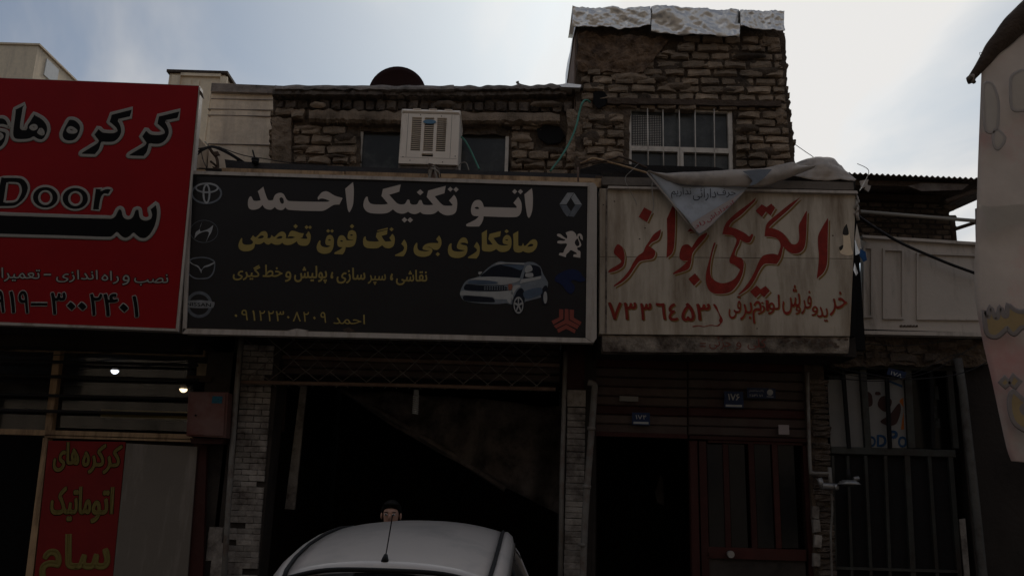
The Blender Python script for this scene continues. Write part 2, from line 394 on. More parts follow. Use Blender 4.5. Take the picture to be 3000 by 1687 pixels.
# ---- Persian shaping for the small lines (isolated, final, initial, medial)
FORMS = {'ا':(0xFE8D,0xFE8E,0,0),'ب':(0xFE8F,0xFE90,0xFE91,0xFE92),'پ':(0xFB56,0xFB57,0xFB58,0xFB59),'ت':(0xFE95,0xFE96,0xFE97,0xFE98),
'ج':(0xFE9D,0xFE9E,0xFE9F,0xFEA0),'ح':(0xFEA1,0xFEA2,0xFEA3,0xFEA4),'خ':(0xFEA5,0xFEA6,0xFEA7,0xFEA8),'د':(0xFEA9,0xFEAA,0,0),
'ر':(0xFEAD,0xFEAE,0,0),'ز':(0xFEAF,0xFEB0,0,0),'س':(0xFEB1,0xFEB2,0xFEB3,0xFEB4),'ش':(0xFEB5,0xFEB6,0xFEB7,0xFEB8),
'ص':(0xFEB9,0xFEBA,0xFEBB,0xFEBC),'ط':(0xFEC1,0xFEC2,0xFEC3,0xFEC4),'ع':(0xFEC9,0xFECA,0xFECB,0xFECC),'ف':(0xFED1,0xFED2,0xFED3,0xFED4),
'ق':(0xFED5,0xFED6,0xFED7,0xFED8),'ک':(0xFB8E,0xFB8F,0xFB90,0xFB91),'گ':(0xFB92,0xFB93,0xFB94,0xFB95),'ل':(0xFEDD,0xFEDE,0xFEDF,0xFEE0),
'م':(0xFEE1,0xFEE2,0xFEE3,0xFEE4),'ن':(0xFEE5,0xFEE6,0xFEE7,0xFEE8),'و':(0xFEED,0xFEEE,0,0),'ه':(0xFEE9,0xFEEA,0xFEEB,0xFEEC),
'ی':(0xFBFC,0xFBFD,0xFBFE,0xFBFF),'ئ':(0xFE89,0xFE8A,0xFE8B,0xFE8C)}
def shape(s):
    if not any(ch in FORMS for ch in s): return s
    o = []
    for i, ch in enumerate(s):
        if ch not in FORMS: o.append(ch); continue
        pj = i > 0 and s[i-1] in FORMS and FORMS[s[i-1]][2] != 0
        nj = i < len(s)-1 and s[i+1] in FORMS and FORMS[ch][2] != 0
        o.append(chr(FORMS[ch][3 if (pj and nj) else 1 if pj else 2 if nj else 0]))
    return ''.join(reversed(o))
def text_loops(s, quad):
    """font outlines fitted into a picture quadrilateral (tl, tr, br, bl); returns triangulated verts in picture points"""
    d = bpy.data.curves.new('t', 'FONT'); d.body = shape(s); d.resolution_u = 3; d.fill_mode = 'NONE'
    o = bpy.data.objects.new('t', d); me = bpy.data.meshes.new_from_object(o)
    xs = [v.co.x for v in me.vertices]; ys = [v.co.y for v in me.vertices]
    x0, x1, y0, y1 = min(xs), max(xs), min(ys), max(ys)
    tl, tr, br, bl = [Vector(q) for q in quad]
    pts = []
    for v in me.vertices:
        u = (v.co.x - x0) / (x1 - x0 or 1); t = (y1 - v.co.y) / (y1 - y0 or 1)
        pts.append((tl*(1-u) + tr*u)*(1-t) + (bl*(1-u) + br*u)*t)
    nb = {}
    for e in me.edges:
        a, b = e.vertices; nb.setdefault(a, []).append(b); nb.setdefault(b, []).append(a)
    seen = set(); loops = []
    for a in sorted(nb):
        if a in seen: continue
        lp = [a]; seen.add(a); cur = a; nx = [k for k in nb[a] if k == a + 1] or nb[a]
        cur = nx[0]
        while cur not in seen:
            seen.add(cur); lp.append(cur); c_ = [k for k in nb[cur] if k not in seen]
            if not c_: break
            cur = c_[0]
        if len(lp) > 2: loops.append([pts[k] for k in lp])
    bpy.data.objects.remove(o); bpy.data.curves.remove(d); bpy.data.meshes.remove(me)
    v2, tr2 = tri_fill(loops, True)
    return v2, tr2, loops
def box4(x0, y0, x1, y1, sl=0.03):
    return ((x0, y0), (x1, y0 + sl*(x1-x0)), (x1, y1 + sl*(x1-x0)), (x0, y1))
def text_on(name, items, Y, m, parent, bold=0.0, outline=None, shift=(0,0)):
    """items: (string, quad); outline: (px width, material)"""
    b = MB(); lps = []
    for s, q in items:
        pts, fs, lp = text_loops(s, q); lps += lp
        r_ = bold * (Vector(q[3]) - Vector(q[0])).length * 0.9
        if bold > 0:
            rr = r_ * Y / FPX
            for l_ in lp:
                w_ = [P(p.x + shift[0], p.y + shift[1], Y + 0.0002) for p in l_]
                n_ = len(w_); base = len(b.v); vs_ = []; fs_ = []
                for i in range(n_):
                    d_ = w_[(i+1) % n_] - w_[i-1]; d_.y = 0
                    d_ = d_.normalized() if d_.length > 1e-7 else Vector((1, 0, 0)); nn = Vector((d_.z, 0, -d_.x))
                    for k_ in range(6):
                        t_ = 2*math.pi*k_/6; vs_.append(w_[i] + nn*math.cos(t_)*rr + Vector((0, math.sin(t_)*0.0012, 0)))
                for i in range(n_):
                    j_ = (i+1) % n_
                    for k_ in range(6): fs_.append((i*6+k_, i*6+(k_+1) % 6, j_*6+(k_+1) % 6, j_*6+k_))
                b.add(vs_, fs_, True)
        b.add([P(p.x + shift[0], p.y + shift[1], Y) for p in pts], fs)
    o = b.build(name, m, parent)
    if outline: outline_on('letter_outline', lps, Y + 0.002, outline[0], outline[1], parent)
    return o
#--BODY--
# ================================================================== setting
b = MB(); b.add([(-400,-400,-0.13),(400,-400,-0.13),(400,600,-0.13),(-400,600,-0.13)], [(0,1,2,3)])
o = b.build('street', M['asphalt'], kind='structure')
b = MB(); b.box((-40, 8.0, -0.126), (40, 9.15, 0.0)); o = b.build('pavement', M['paving'], kind='structure')
b = MB(); b.box((-40, 7.86, -0.127), (40, 7.997, 0.012)); o = b.build('kerb', M['concrete'], kind='structure')

# unseen street side, added to block low sky and bounce warm light
b = MB(); b.box((-45, -16, -0.13), (-14.2, -5.0, 10.6)); b.box((-14, -16, -0.13), (-1.2, -5.4, 11.4)); b.box((-1, -16, -0.13), (12.8, -4.8, 10.8)); b.box((13, -16, -0.13), (45, -5.2, 11.8))
b.build('unseen_opposite_buildings', mat('opposite_render', (0.34, 0.275, 0.21), 0.9, 0.2, 0.6, 0.3, dirt=(0.12, 0.10, 0.08), dirt_amt=0.4, dirt_scale=0.5, streak=True), kind='structure')
b = MB()
for i in range(16):
    for z_ in (1.0, 4.4, 7.0):
        x_ = -40 + i * 5.2; b.box((x_, -4.79, z_), (x_ + 2.2, -4.74, z_ + 1.5))
b.build('unseen_opposite_windows', M['darkglass'], kind='structure')

# ---- shared brick meshes
def brick_mesh(seed, rough=1.0):
    rnd = random.Random(seed)
    j = lambda a: rnd.uniform(-a, a) * rough
    b = MB()
    r = 0.10
    n = 4; xs = [-0.5, -0.5+r*0.6, 0, 0.5-r*0.6, 0.5]; zs = [-0.5, -0.5+r*2, 0.5-r*2, 0.5]
    vs = []; 
    for zi, z in enumerate(zs):
        for xi, x in enumerate(xs):
            e = (xi in (0, 4)) + (zi in (0, 3))
            y = {0: 0.0, 1: 0.07, 2: 0.24}[e] + rnd.uniform(0, 0.22) * rough
            vs.append((x + j(0.03), y, z + j(0.10)))
    fs = []
    for zi in range(3):
        for xi in range(4):
            a = zi*5+xi; fs.append((a, a+1, a+6, a+5))
    ring = [0,1,2,3,4,9,14,19,18,17,16,15,10,5]
    base = len(vs)
    for i in ring: vs.append((vs[i][0], 1.0, vs[i][2]))
    for k in range(len(ring)):
        a, c = ring[k], ring[(k+1) % len(ring)]
        fs.append((a, base+k, base+(k+1) % len(ring), c))
    b.add(vs, fs)
    me = bpy.data.meshes.new('brick'); me.from_pydata([tuple(v) for v in b.v], [], b.f)
    bm = bmesh.new(); bm.from_mesh(me); bmesh.ops.recalc_face_normals(bm, faces=bm.faces); bm.to_mesh(me); bm.free()
    return me
def matset(seeds, m, rough=1.0):
    l = []
    for s_ in seeds:
        me = brick_mesh(s_, rough); me.materials.append(m); l.append(me)
    return l
BR_A = matset(range(10), M['adobe']); BR_D = matset(range(20, 28), M['adobe_dark'])
TL_W = matset(range(40, 46), M['tile'], 0.35)
def piece(parent, meshes, px, py, wpx, hpx, Y, d=0.14, name='brick', tilt=0.0, mm=None):
    """one brick: centre and size in picture units at depth Y"""
    k = Y / FPX
    o = bpy.data.objects.new(name, mm or random.choice(meshes)); C.objects.link(o)
    o.parent = parent; c = P(px, py, Y)
    o.location = c - OFF[parent]
    o.scale = (wpx * k, d, hpx * k * 1.0)
    o.rotation_euler = (0, tilt, 0)
    return o
def rows(parent, meshes, x0, x1, y0, ystep, nrow, bw, Y, hfill=0.88, mask=None, tiltj=0.02, dj=0.02, slope=0.03, x1f=None, name='brick', jx=0.25, d=0.14):
    r_off = random.random()
    for r in range(nrow):
        yb = y0 + r * ystep
        xr = x1f(yb) if x1f else x1
        x = x0 - bw * ((r * 0.5 + r_off) % 1.0) * 0.9 + random.uniform(-4, 0)
        while x < xr - 6:
            ww = bw * random.uniform(1 - jx, 1 + jx)
            a, c = max(x, x0), min(x + ww, xr)
            if xr - c < bw * 0.28: c = xr
            if c - a > bw * 0.22:
                cxp = (a + c) / 2; cyp = yb + ystep / 2 + slope * (cxp - x0) + random.uniform(-1.3, 1.3)
                if not mask or mask(cxp, cyp):
                    piece(parent, meshes, cxp, cyp, (c - a) - random.uniform(1.5, 5), ystep * hfill * random.uniform(0.88, 1.08),
                          Y + random.uniform(-dj, dj), d, name, random.uniform(-tiltj, tiltj))
            x = c if c != xr else xr
            x = max(x, a + 4)
def rough_wall(pts_fn, nx, ny, amp, freq, seed, back=0.25):
    """closed rough slab: pts_fn(u,v)->Vector front point; displaced towards -Y"""
    b = MB(); vs = []
    for j_ in range(ny + 1):
        for i_ in range(nx + 1):
            p = pts_fn(i_ / nx, j_ / ny)
            q = p * freq + Vector((seed, seed * 1.7, 0))
            h = noise.fractal(q, 0.9, 2.2, 5) * amp
            edge = (i_ in (0, nx)) or (j_ in (0, ny))
            vs.append(p + Vector((0 if not edge else h * 0.4, -h, h * 0.35 if j_ in (0, ny) else 0)))
    fs = []
    W_ = nx + 1
    for j_ in range(ny):
        for i_ in range(nx):
            a = j_ * W_ + i_; fs.append((a, a + 1, a + W_ + 1, a + W_))
    ring = [i for i in range(W_)] + [j_ * W_ + nx for j_ in range(1, ny + 1)] + [ny * W_ + i for i in range(nx - 1, -1, -1)] + [j_ * W_ for j_ in range(ny - 1, 0, -1)]
    n0 = len(vs)
    for i in ring: vs.append(vs[i] + Vector((0, back + 0.0, 0)))
    for k in range(len(ring)):
        a, c = ring[k], ring[(k + 1) % len(ring)]
        fs.append((a, c, n0 + (k + 1) % len(ring), n0 + k))
    fs.append(tuple(n0 + k for k in range(len(ring)))[::-1])
    b.add(vs, fs); return b
def quadfn(tl, tr, br, bl, Y):
    a, b_, c, d = [P(p[0], p[1], Y) for p in (tl, tr, br, bl)]
    return lambda u, v: (a * (1 - u) + b_ * u) * (1 - v) + (d * (1 - u) + c * u) * v

# ================================================================== buildings far left
def at0(px, Y): p = P(px, 1400, Y); return (p.x, p.y, 0)
t = thing('apartment_building', 'beige block with pale stone squares at its roof corner, far left above the red signboard', 'building', at0(60, 42))
Y = 42
a = P(-700, 120, Y); c = P(112, 135, Y); e = P(205, 232, 55)
zt = c.z
b = MB(); b.add([(a.x, Y, 0), (c.x, Y, 0), (c.x, Y + 16, 0), (a.x, Y + 16, 0), (a.x, Y, zt), (c.x, Y, zt), (c.x, Y + 16, zt), (a.x, Y + 16, zt)],
   [(0,3,2,1),(4,5,6,7),(0,1,5,4),(1,2,6,5),(2,3,7,6),(3,0,4,7)])
b.build('wall', M['stone'], t)
b = MB(); b.box((a.x, Y - 0.1, zt), (c.x + 0.12, Y + 16.1, zt + 0.1)); b.build('roof_edge', M['stone'], t)
for k in range(5):
    b = MB(); b.box((c.x + 0.003, Y + 0.9 + k * 3.2, zt - 1.25), (c.x + 0.06, Y + 2.2 + k * 3.2, zt - 0.25)); b.build('stone_panel', M['stonew'], t)
for k in range(3):
    b = MB(); b.box((c.x + 0.01, Y + 1.2 + k * 5, zt - 4.2), (c.x + 0.10, Y + 4.8 + k * 5, zt - 1.9)); f = b.build('window', M['winf'], t)
    b = MB()
    for q in range(2): b.box((c.x + 0.06, Y + 1.35 + k*5 + q*1.75, zt - 4.1), (c.x + 0.115, Y + 2.95 + k*5 + q*1.75, zt - 2.0))
    b.build('pane', M['glass'], f)
t = thing('stone_tower', 'narrow beige stone tower with dark roof edge between red signboard and concrete wall', 'building', at0(560, 26))
Y = 26; a = P(497, 214, Y); c = P(660, 214, Y); zt = a.z - 0.02
b = MB(); b.box((a.x, Y, 0), (c.x, Y + 5, zt)); b.build('wall', M['stone'], t)
b = MB(); b.box((a.x - 0.06, Y - 0.12, zt), (c.x + 0.12, Y + 5.1, zt + 0.09)); b.build('roof_edge', M['wood'], t)
b = MB()
for x0_, x1_, y0_, y1_ in ((497, 522, 226, 700), (640, 660, 226, 700), (522, 640, 214, 226)):
    q = P(x0_, 300, Y); r_ = P(x1_, 300, Y)
    b.box((q.x, Y - 0.1, P(560, y1_, Y).z), (r_.x, Y - 0.004, P(560, y0_, Y).z))
b.build('stone_border', M['stone'], t)
b = MB()
for x_ in (548, 572, 610): q = P(x_, 300, Y); b.box((q.x, Y - 0.03, P(560, 500, Y).z), (q.x + 0.06, Y - 0.003, P(560, 236, Y).z))
b.build('rib', M['stone'], t)

t = thing('concrete_wall', 'grey board marked concrete wall left of the mud brick upper storey', 'wall', at0(700, 10.6))
fn = quadfn((622, 243), (850, 256), (850, 1100), (575, 1100), 10.6)
rough_wall(fn, 40, 60, 0.012, 2.0, 3, 0.3).build('wall', M['concrete'], t)
b = MB()
for y_ in (272, 288, 318, 336, 420): b.prism([(608 if y_ > 300 else 618, y_), (800, y_ + 4), (800, y_ + 6), (608 if y_ > 300 else 618, y_ + 2)], 10.588, 0.06)
b.build('board_mark', M['cement'], t)
b = MB(); b.prism([(620, 244), (830, 252), (830, 274), (617, 268)], 10.54, 0.4); b.build('coping', M['cement'], t)

# ================================================================== garage with mud brick upper storey
G = thing('brick_garage', 'low garage with crumbling mud brick upper storey behind the black signboard', 'building', at0(1200, 9.2))
YU = 9.7
ztop = P(1200, 262, YU).z
# rough mortar wall with the window opening left out (four slabs)
def slab(name, x0, y0, x1, y1, Y, m, amp=0.03, freq=5, seed=1, back=0.28, parent=G, sl=0.03, res=14):
    w_ = max(4, int((x1 - x0) / res)); h_ = max(3, int((y1 - y0) / res))
    k = 0.108
    def lean(x, y): return 0
    fn = quadfn((x0, y0), (x1, y0 + sl * (x1 - x0)), (x1, y1 + sl * (x1 - x0)), (x0, y1), Y)
    return rough_wall(fn, w_, h_, amp, freq, seed, back).build(name, m, parent)
slab('wall', 800, 268, 1056, 560, YU, M['mud'], seed=2, res=7)
slab('wall', 1056, 262, 1492, 384, YU + 0.004, M['mud'], seed=5, res=7)
slab('wall', 1492, 276, 1745, 560, YU + 0.008, M['mud'], seed=8, res=7)
slab('wall', 1040, 497, 1500, 560, YU + 0.012, M['mud'], seed=11)
# cap of lumpy cement / flattened sheet
b = MB(); 
def lumpy(x0, x1, y, hpx, Y, dep, m, name, parent, seed, sl=0.0, amp=3.0, n=60):
    b = MB(); vs = []
    k = Y / FPX
    for i in range(n + 1):
        x = x0 + (x1 - x0) * i / n
        t1 = noise.noise(Vector((i * 0.21 + seed, 0, 0))) * amp; t2 = noise.noise(Vector((i * 0.33, seed, 2))) * amp
        dy = noise.noise(Vector((i * 0.4, 5, seed))) * 0.04
        yy = y + sl * (x - x0)
        for (ax, ay, az) in ((yy - hpx/2 + t1, 0.02, 0), (yy - hpx*0.15 + t1, -0.02, 0), (yy + hpx*0.2 + t2, -0.03, 0), (yy + hpx/2 + t2, 0.01, 0)):
            vs.append(P(x, ax, Y + ay + dy))
        vs.append(P(x, yy + hpx/2 + t2, Y) + Vector((0, dep, 0))); vs.append(P(x, yy - hpx/2 + t1, Y) + Vector((0, dep, 0)))
    fs = []
    for i in range(n):
        for q in range(6):
            fs.append((i*6+q, i*6+(q+1) % 6, (i+1)*6+(q+1) % 6, (i+1)*6+q))
    fs.append(tuple(range(6))[::-1]); fs.append(tuple(n*6+q for q in range(6)))
    return b.add(vs, fs).build(name, m, parent)
lumpy(806, 1330, 258, 16, YU - 0.14, 0.7, M['cement'], 'roof_cap', G, 3, 0.002, 5)
lumpy(1330, 1706, 260, 15, YU - 0.12, 0.7, M['cement'], 'roof_cap', G, 9, -0.015, 8)
lumpy(798, 1120, 272, 21, YU - 0.13, 0.4, M['adobe_dark'], 'parapet_block', G, 14, 0.004, 3)
lumpy(1120, 1380, 275, 20, YU - 0.10, 0.4, M['adobe_dark'], 'parapet_block', G, 17, 0.0, 5)
lumpy(1380, 1660, 276, 20, YU - 0.09, 0.4, M['adobe_dark'], 'parapet_block', G, 27, -0.02, 5)
# header course on edge
x = 800
while x < 1650:
    ww = random.uniform(29, 37)
    piece(G, BR_D, x + ww/2, 303 + 0.008*(x-800) + random.uniform(-2, 2), ww - random.uniform(2, 5), random.uniform(27, 33), YU - 0.07 + random.uniform(-0.015, 0.015), 0.2, tilt=random.uniform(-0.05, 0.05))
    x += ww
x = 1135
while x < 1400:
    ww = random.uniform(34, 60); piece(G, BR_D, x + ww/2, 276 + random.uniform(-2, 2), ww - 4, 14, YU - 0.12, 0.2); x += ww
# lumpy lintel course
lumpy(905, 1205, 340, 36, YU - 0.10, 0.3, M['mudlight'], 'lintel', G, 31, 0.02, 9)
lumpy(1200, 1640, 345, 32, YU - 0.10, 0.3, M['mudlight'], 'lintel', G, 38, 0.005, 7)
for (xx, yy, ww, hh) in ((925, 334, 46, 36), (985, 340, 62, 34), (1385, 345, 46, 30), (1440, 346, 60, 30), (1505, 349, 62, 30), (1570, 350, 40, 30), (870, 330, 40, 30)):
    piece(G, BR_A, xx, yy, ww, hh, YU - 0.115, 0.2, tilt=random.uniform(-0.04, 0.04))
# plastered corner pillar with bitten edge
slab('corner_pillar', 796, 345, 853, 560, YU - 0.06, M['mudlight'], 0.035, 7, seed=21, back=0.3, res=5)
for yy in (330, 352, 385, 405, 425, 445, 470, 492):
    piece(G, BR_A, 800 + random.uniform(-7, 5), yy, 30, 19, YU - 0.03, 0.2, tilt=random.uniform(-0.1, 0.1))
piece(G, BR_A, 832, 322, 60, 24, YU - 0.06, 0.2)
rows(G, BR_A, 858, 1046, 362, 29, 5, 66, YU - 0.055, 0.88, slope=0.012, tiltj=0.03,
     mask=lambda x, y: not (y < 392 and x > 1020))
rows(G, BR_A, 1496, 1745, 352, 28, 6, 64, YU - 0.055, 0.90, slope=0.01, tiltj=0.03,
     mask=lambda x, y: not ((1560 < x < 1660 and 362 < y < 425) or (x > 1640 and y < 470)))
# flat black plate painted for the shade where a brick fell out
b = MB(); b.prism([(1572, 378), (1600, 366), (1640, 372), (1656, 398), (1640, 418), (1605, 422), (1578, 404)], YU - 0.045, 0.02); b.build('hole', M['black'], G)
# mud patch near the tower corner
slab('mud_patch', 1660, 320, 1722, 470, YU - 0.09, M['mudlight'], 0.06, 6, seed=41, back=0.2, res=5)

# wide window behind the cooler
f = MB()
for r_ in ((1050, 372, 1060, 515), (1343, 364, 1350, 515), (1480, 366, 1490, 515), (1060, 366, 1480, 372)): f.wbox(*r_, YU + 0.02, 0.07)
win = f.build('window', M['winf'], G)
for r_ in ((1060, 372, 1200, 520), (1200.5, 372, 1343, 520), (1350, 372, 1480, 520)):
    MB().wbox(*r_, YU + 0.06, 0.01).build('pane', M['glass'], win)
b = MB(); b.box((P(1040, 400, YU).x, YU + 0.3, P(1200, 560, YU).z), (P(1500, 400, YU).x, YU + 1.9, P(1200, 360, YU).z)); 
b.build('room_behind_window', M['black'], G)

# roof slab of the ground floor, reaching forward as the canopy
zc = P(1200, 512, 8.75).z
b = MB(); b.box((P(545, 500, 8.75).x, 8.70, zc - 0.16), (P(1765, 500, 8.75).x, 15.0, zc - 0.02)); b.build('roof_slab', M['darkwall'], G)
b = MB(); b.box((P(560, 500, 8.75).x, 8.95, zc + 0.06), (P(1765, 500, 8.75).x, 9.9, zc + 0.085)); b.build('canopy_sheet', M['tin'], G)
# upper storey side / back walls + roof so that it is a room
xl, xr = P(800, 400, YU).x, P(1745, 400, YU).x
b = MB(); b.box((xl + 0.02, YU + 0.27, zc - 0.01), (xl + 0.25, YU + 2.2, ztop - 0.05)); b.build('side_wall', M['mud'], G)
b = MB(); b.box((xl + 0.03, YU + 2.2, zc - 0.01), (xr, YU + 2.4, ztop - 0.04)); b.build('back_wall', M['mud'], G)
b = MB(); b.box((xl + 0.03, YU + 0.28, ztop - 0.22), (xr, YU + 2.19, ztop - 0.1)); b.build('roof', M['mud'], G)

MB().box((P(545, 700, 8.8).x, 8.8, P(1200, 985, 8.8).z), (P(2513, 700, 8.8).x, 8.9, zc - 0.165)).build('sign_gap_filler', M['black'], G)  # black filler added so the gaps between the signs stay dark
# tan fascia boards on the canopy edge
for (x0_, x1_, ya, yb_, Yd) in ((650, 1010, 492, 506, 8.62), (1012, 1290, 502, 516, 8.62), (1292, 1770, 509, 526, 8.62),
                              (700, 962, 505, 518, 8.55), (964, 1425, 510, 524, 8.55), (1427, 1762, 523, 538, 8.55)):
    s_ = 0.03
    MB().prism([(x0_, ya), (x1_ - 1, ya + s_*(x1_-x0_)), (x1_ - 1, yb_ + s_*(x1_-x0_)), (x0_, yb_)], Yd, 0.05).build('fascia_board', M['tanpaint'], G)
MB().prism([(572, 496), (600, 497), (600, 505), (572, 504)], 8.62, 0.05).build('fascia_board', M['tanpaint'], G)
# curled dark tin above
b = MB(); vs = []
prof = [(658, 467), (700, 472), (745, 476), (790, 478), (850, 480), (950, 485), (1080, 490), (1200, 494), (1400, 500), (1600, 506), (1770, 512)]
for x_, y_ in prof:
    lo = 492 + 0.03 * (x_ - 650)
    vs += [P(x_, y_, 8.9), P(x_ + (8 if x_ < 700 else 0), max(lo, y_ + 4), 8.86), P(x_ + 4, max(lo, y_ + 4) , 9.3), P(x_, y_, 9.3)]
fs = []
for i in range(len(prof) - 1):
    for q in range(4): fs.append((i*4+q, i*4+(q+1) % 4, i*4+4+(q+1) % 4, i*4+4+q))
fs += [(3, 2, 1, 0), tuple(len(vs)-4+q for q in range(4))]
b.add(vs, fs).build('tin_flashing', M['tin'], G)

# ground floor: piers, lintel, interior
YG = 9.2
xL0, xL1 = P(560, 1300, YG).x, P(650, 1300, YG).x
def wx(px, Y=YG, py=1350): return P(px, py, Y).x
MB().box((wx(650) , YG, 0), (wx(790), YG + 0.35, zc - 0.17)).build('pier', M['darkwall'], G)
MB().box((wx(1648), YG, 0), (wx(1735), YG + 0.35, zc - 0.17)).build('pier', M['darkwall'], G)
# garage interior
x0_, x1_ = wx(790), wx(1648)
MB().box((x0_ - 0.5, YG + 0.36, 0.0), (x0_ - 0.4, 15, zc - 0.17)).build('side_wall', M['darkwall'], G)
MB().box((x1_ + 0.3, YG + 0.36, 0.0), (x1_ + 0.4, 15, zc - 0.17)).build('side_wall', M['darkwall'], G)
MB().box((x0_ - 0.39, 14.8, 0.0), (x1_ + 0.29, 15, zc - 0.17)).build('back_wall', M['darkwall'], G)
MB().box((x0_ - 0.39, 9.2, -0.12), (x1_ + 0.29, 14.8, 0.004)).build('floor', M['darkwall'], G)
# shutter box and beams above the opening
MB().wbox(805, 1052, 1640, 1062, YG + 0.10, 0.12).build('beam', M['pinktan'], G)
for i, (ya, yb_) in enumerate(((985, 1008), (1010, 1030), (1032, 1051), (1064, 1084), (1086, 1106))):
    MB().wbox(800, ya, 1642, yb_, YG + 0.16, 0.2, 0.015).build('shutter_slat', M['shutter'], G)
MB().wbox(792, 1108, 1645, 1122, YG + 0.25, 0.3).build('lintel', M['black'], G)
# white glazed tiles on both piers
def pier_tiles(xa, xb, y0, y1, step, ncol, Y, lean):
    y = y0; r = 0
    while y < y1:
        h = step * random.uniform(0.9, 1.1)
        off = lean * (y - y0)
        x = xa + off; xe = xb + off
        wd = (xe - x) / ncol
        cut = (x + wd * (0.5 if r % 2 else 1.0)) if ncol > 1 else xe
        segs = []
        cur = x
        while cur < xe - 2:
            nx_ = min(cut if cur == x else cur + wd, xe); segs.append((cur, nx_)); cur = nx_
        for (a, c) in segs:
            if c - a > 8 and random.random() > 0.03:
                piece(G, TL_W, (a + c) / 2, y + h/2 + 0.03 * ((a + c)/2 - xa), c - a - 2, h - 2.5, Y + random.uniform(-0.003, 0.003), 0.03, name='tile')
        y += h; r += 1
pier_tiles(712, 803, 1008, 1720, 17.5, 2, YG - 0.03, -0.075)
pier_tiles(1662, 1716, 1192, 1720, 18.5, 1, YG - 0.03, -0.02)
MB().wbox(1660, 1010, 1712, 1140, YG - 0.02, 0.02).build('red_patch', M['rustred'], G)
MB().wbox(1662, 1142, 1716, 1190, YG - 0.025, 0.02).build('grey_patch', M['tile'], G)
# box beam + lattice guard folded above the opening
lat = thing('folding_lattice', 'diamond lattice guard hanging above the garage opening', 'lattice', tuple(P(1170, 1120, 9.08)))
MB().ptube([(706, 1119), (1170, 1128), (1628, 1140)], 9.08, 0.022).build('bottom_rail', M['pinktan'], lat)
MB().ptube([(716, 985), (1170, 992), (1628, 1005)], 9.08, 0.012).build('top_rail', M['greypipe'], lat)
me0 = None
for d_ in (0, 1):
    k = 0
    x = 640 if d_ == 0 else 700
    while x < 1640:
        dx = 168
        pts = [(x, 985), (x + dx, 1130)] if d_ == 0 else [(x + dx, 985), (x, 1130)]
        # clip to the lattice ends
        (xa, ya), (xb, yb_) = pts
        def clip(xc, p, q):
            t_ = (xc - p[0]) / (q[0] - p[0]); return (xc, p[1] + t_ * (q[1] - p[1]))
        if min(xa, xb) < 718: 
            if xa < xb: xa, ya = clip(718, (xa, ya), (xb, yb_))
            else: xb, yb_ = clip(718, (xa, ya), (xb, yb_))
        if max(xa, xb) > 1612:
            if xa > xb: xa, ya = clip(1612, (xa, ya), (xb, yb_))
            else: xb, yb_ = clip(1612, (xa, ya), (xb, yb_))
        if abs(xa - xb) > 15:
            sl = 0.018
            pa = (xa, ya + sl * (xa - 716)); pb_ = (xb, yb_ + sl * (xb - 716) - (10 if False else 0))
            # flattened crossings: slight zigzag
            q = []
            nseg = 8
            for i in range(nseg + 1):
                t_ = i / nseg; wv = math.sin(t_ * math.pi * 4) * 2.0
                q.append((pa[0] + (pb_[0]-pa[0])*t_, pa[1] + (pb_[1]-pa[1])*t_ + wv))
            MB().ptube(q, 9.07 if d_ else 9.085, 0.0045, seg=5).build('lattice_strip', M['greypipe'], lat)
        x += 71
# ================================================================== things on and round the garage
t = thing('satellite_dish', 'dark maroon satellite dish rising behind the mud brick parapet', 'satellite dish', tuple(P(1165, 300, 11.2) - Vector((0, 0, 0.6))))
cc = P(1164, 276, 11.2); rad = 92 * 11.2 / FPX
b = MB(); vs = []; rings = 8; sg = 40
for back in (0, 1):
    vs.append(cc + Vector((0, 0.10 + 0.015 * back, 0)))
    for i in range(1, rings + 1):
        for k in range(sg):
            a = 2*math.pi*k/sg; rr = rad * i / rings
            vs.append(cc + Vector((math.cos(a)*rr, 0.10 - 0.12 * (i/rings)**2 + 0.015 * back - math.sin(a)*rr*0.15, math.sin(a)*rr*0.95)))
fs = []
for back in (0, 1):
    b0 = back * (1 + rings * sg)
    for k in range(sg): fs.append((b0, b0+1+k, b0+1+(k+1) % sg))
    for i in range(rings - 1):
        for k in range(sg):
            fs.append((b0+1+i*sg+k, b0+1+(i+1)*sg+k, b0+1+(i+1)*sg+(k+1) % sg, b0+1+i*sg+(k+1) % sg))
o1 = 1 + (rings-1)*sg; o2 = o1 + 1 + rings*sg
for k in range(sg): fs.append((o1+k, o2+k, o2+(k+1) % sg, o1+(k+1) % sg))
b.add(vs, fs, True).build('reflector', M['dish'], t)
MB().tube([cc + Vector((0, 0.12, 0)), cc + Vector((0, 0.3, -0.35)), cc + Vector((0, 0.3, -0.9))], 0.025).build('mast', M['gal'], t)
MB().tube([cc + Vector((0, 0.0, -rad * 0.9)), cc + Vector((0, -0.35, -0.2))], 0.012).build('feed_arm', M['gal'], t)
MB().tube([cc + Vector((0, -0.33, -0.2)), cc + Vector((0, -0.42, -0.18))], 0.03).build('feed_horn', M['gal'], t)

# evaporative cooler
cl = thing('evaporative_cooler', 'cream evaporative air cooler with louvred front at the upstairs window', 'air cooler', tuple(P(1255, 497, 8.98)))
YC = 8.98
def cbx(x0, y0, x1, y1): # world extents from picture rectangle on the cooler front
    xm, ym = 1257, 408
    return (P(x0, ym, YC).x, P(x1, ym, YC).x, P(xm, y1, YC).z, P(xm, y0, YC).z)
def cbox(b, x0, y0, x1, y1, ya, yb_, bev=0):
    a, c, z0, z1 = cbx(x0, y0, x1, y1)
    return b.bev((a, ya, z0), (c, yb_, z1), bev) if bev else b.box((a, ya, z0), (c, yb_, z1))
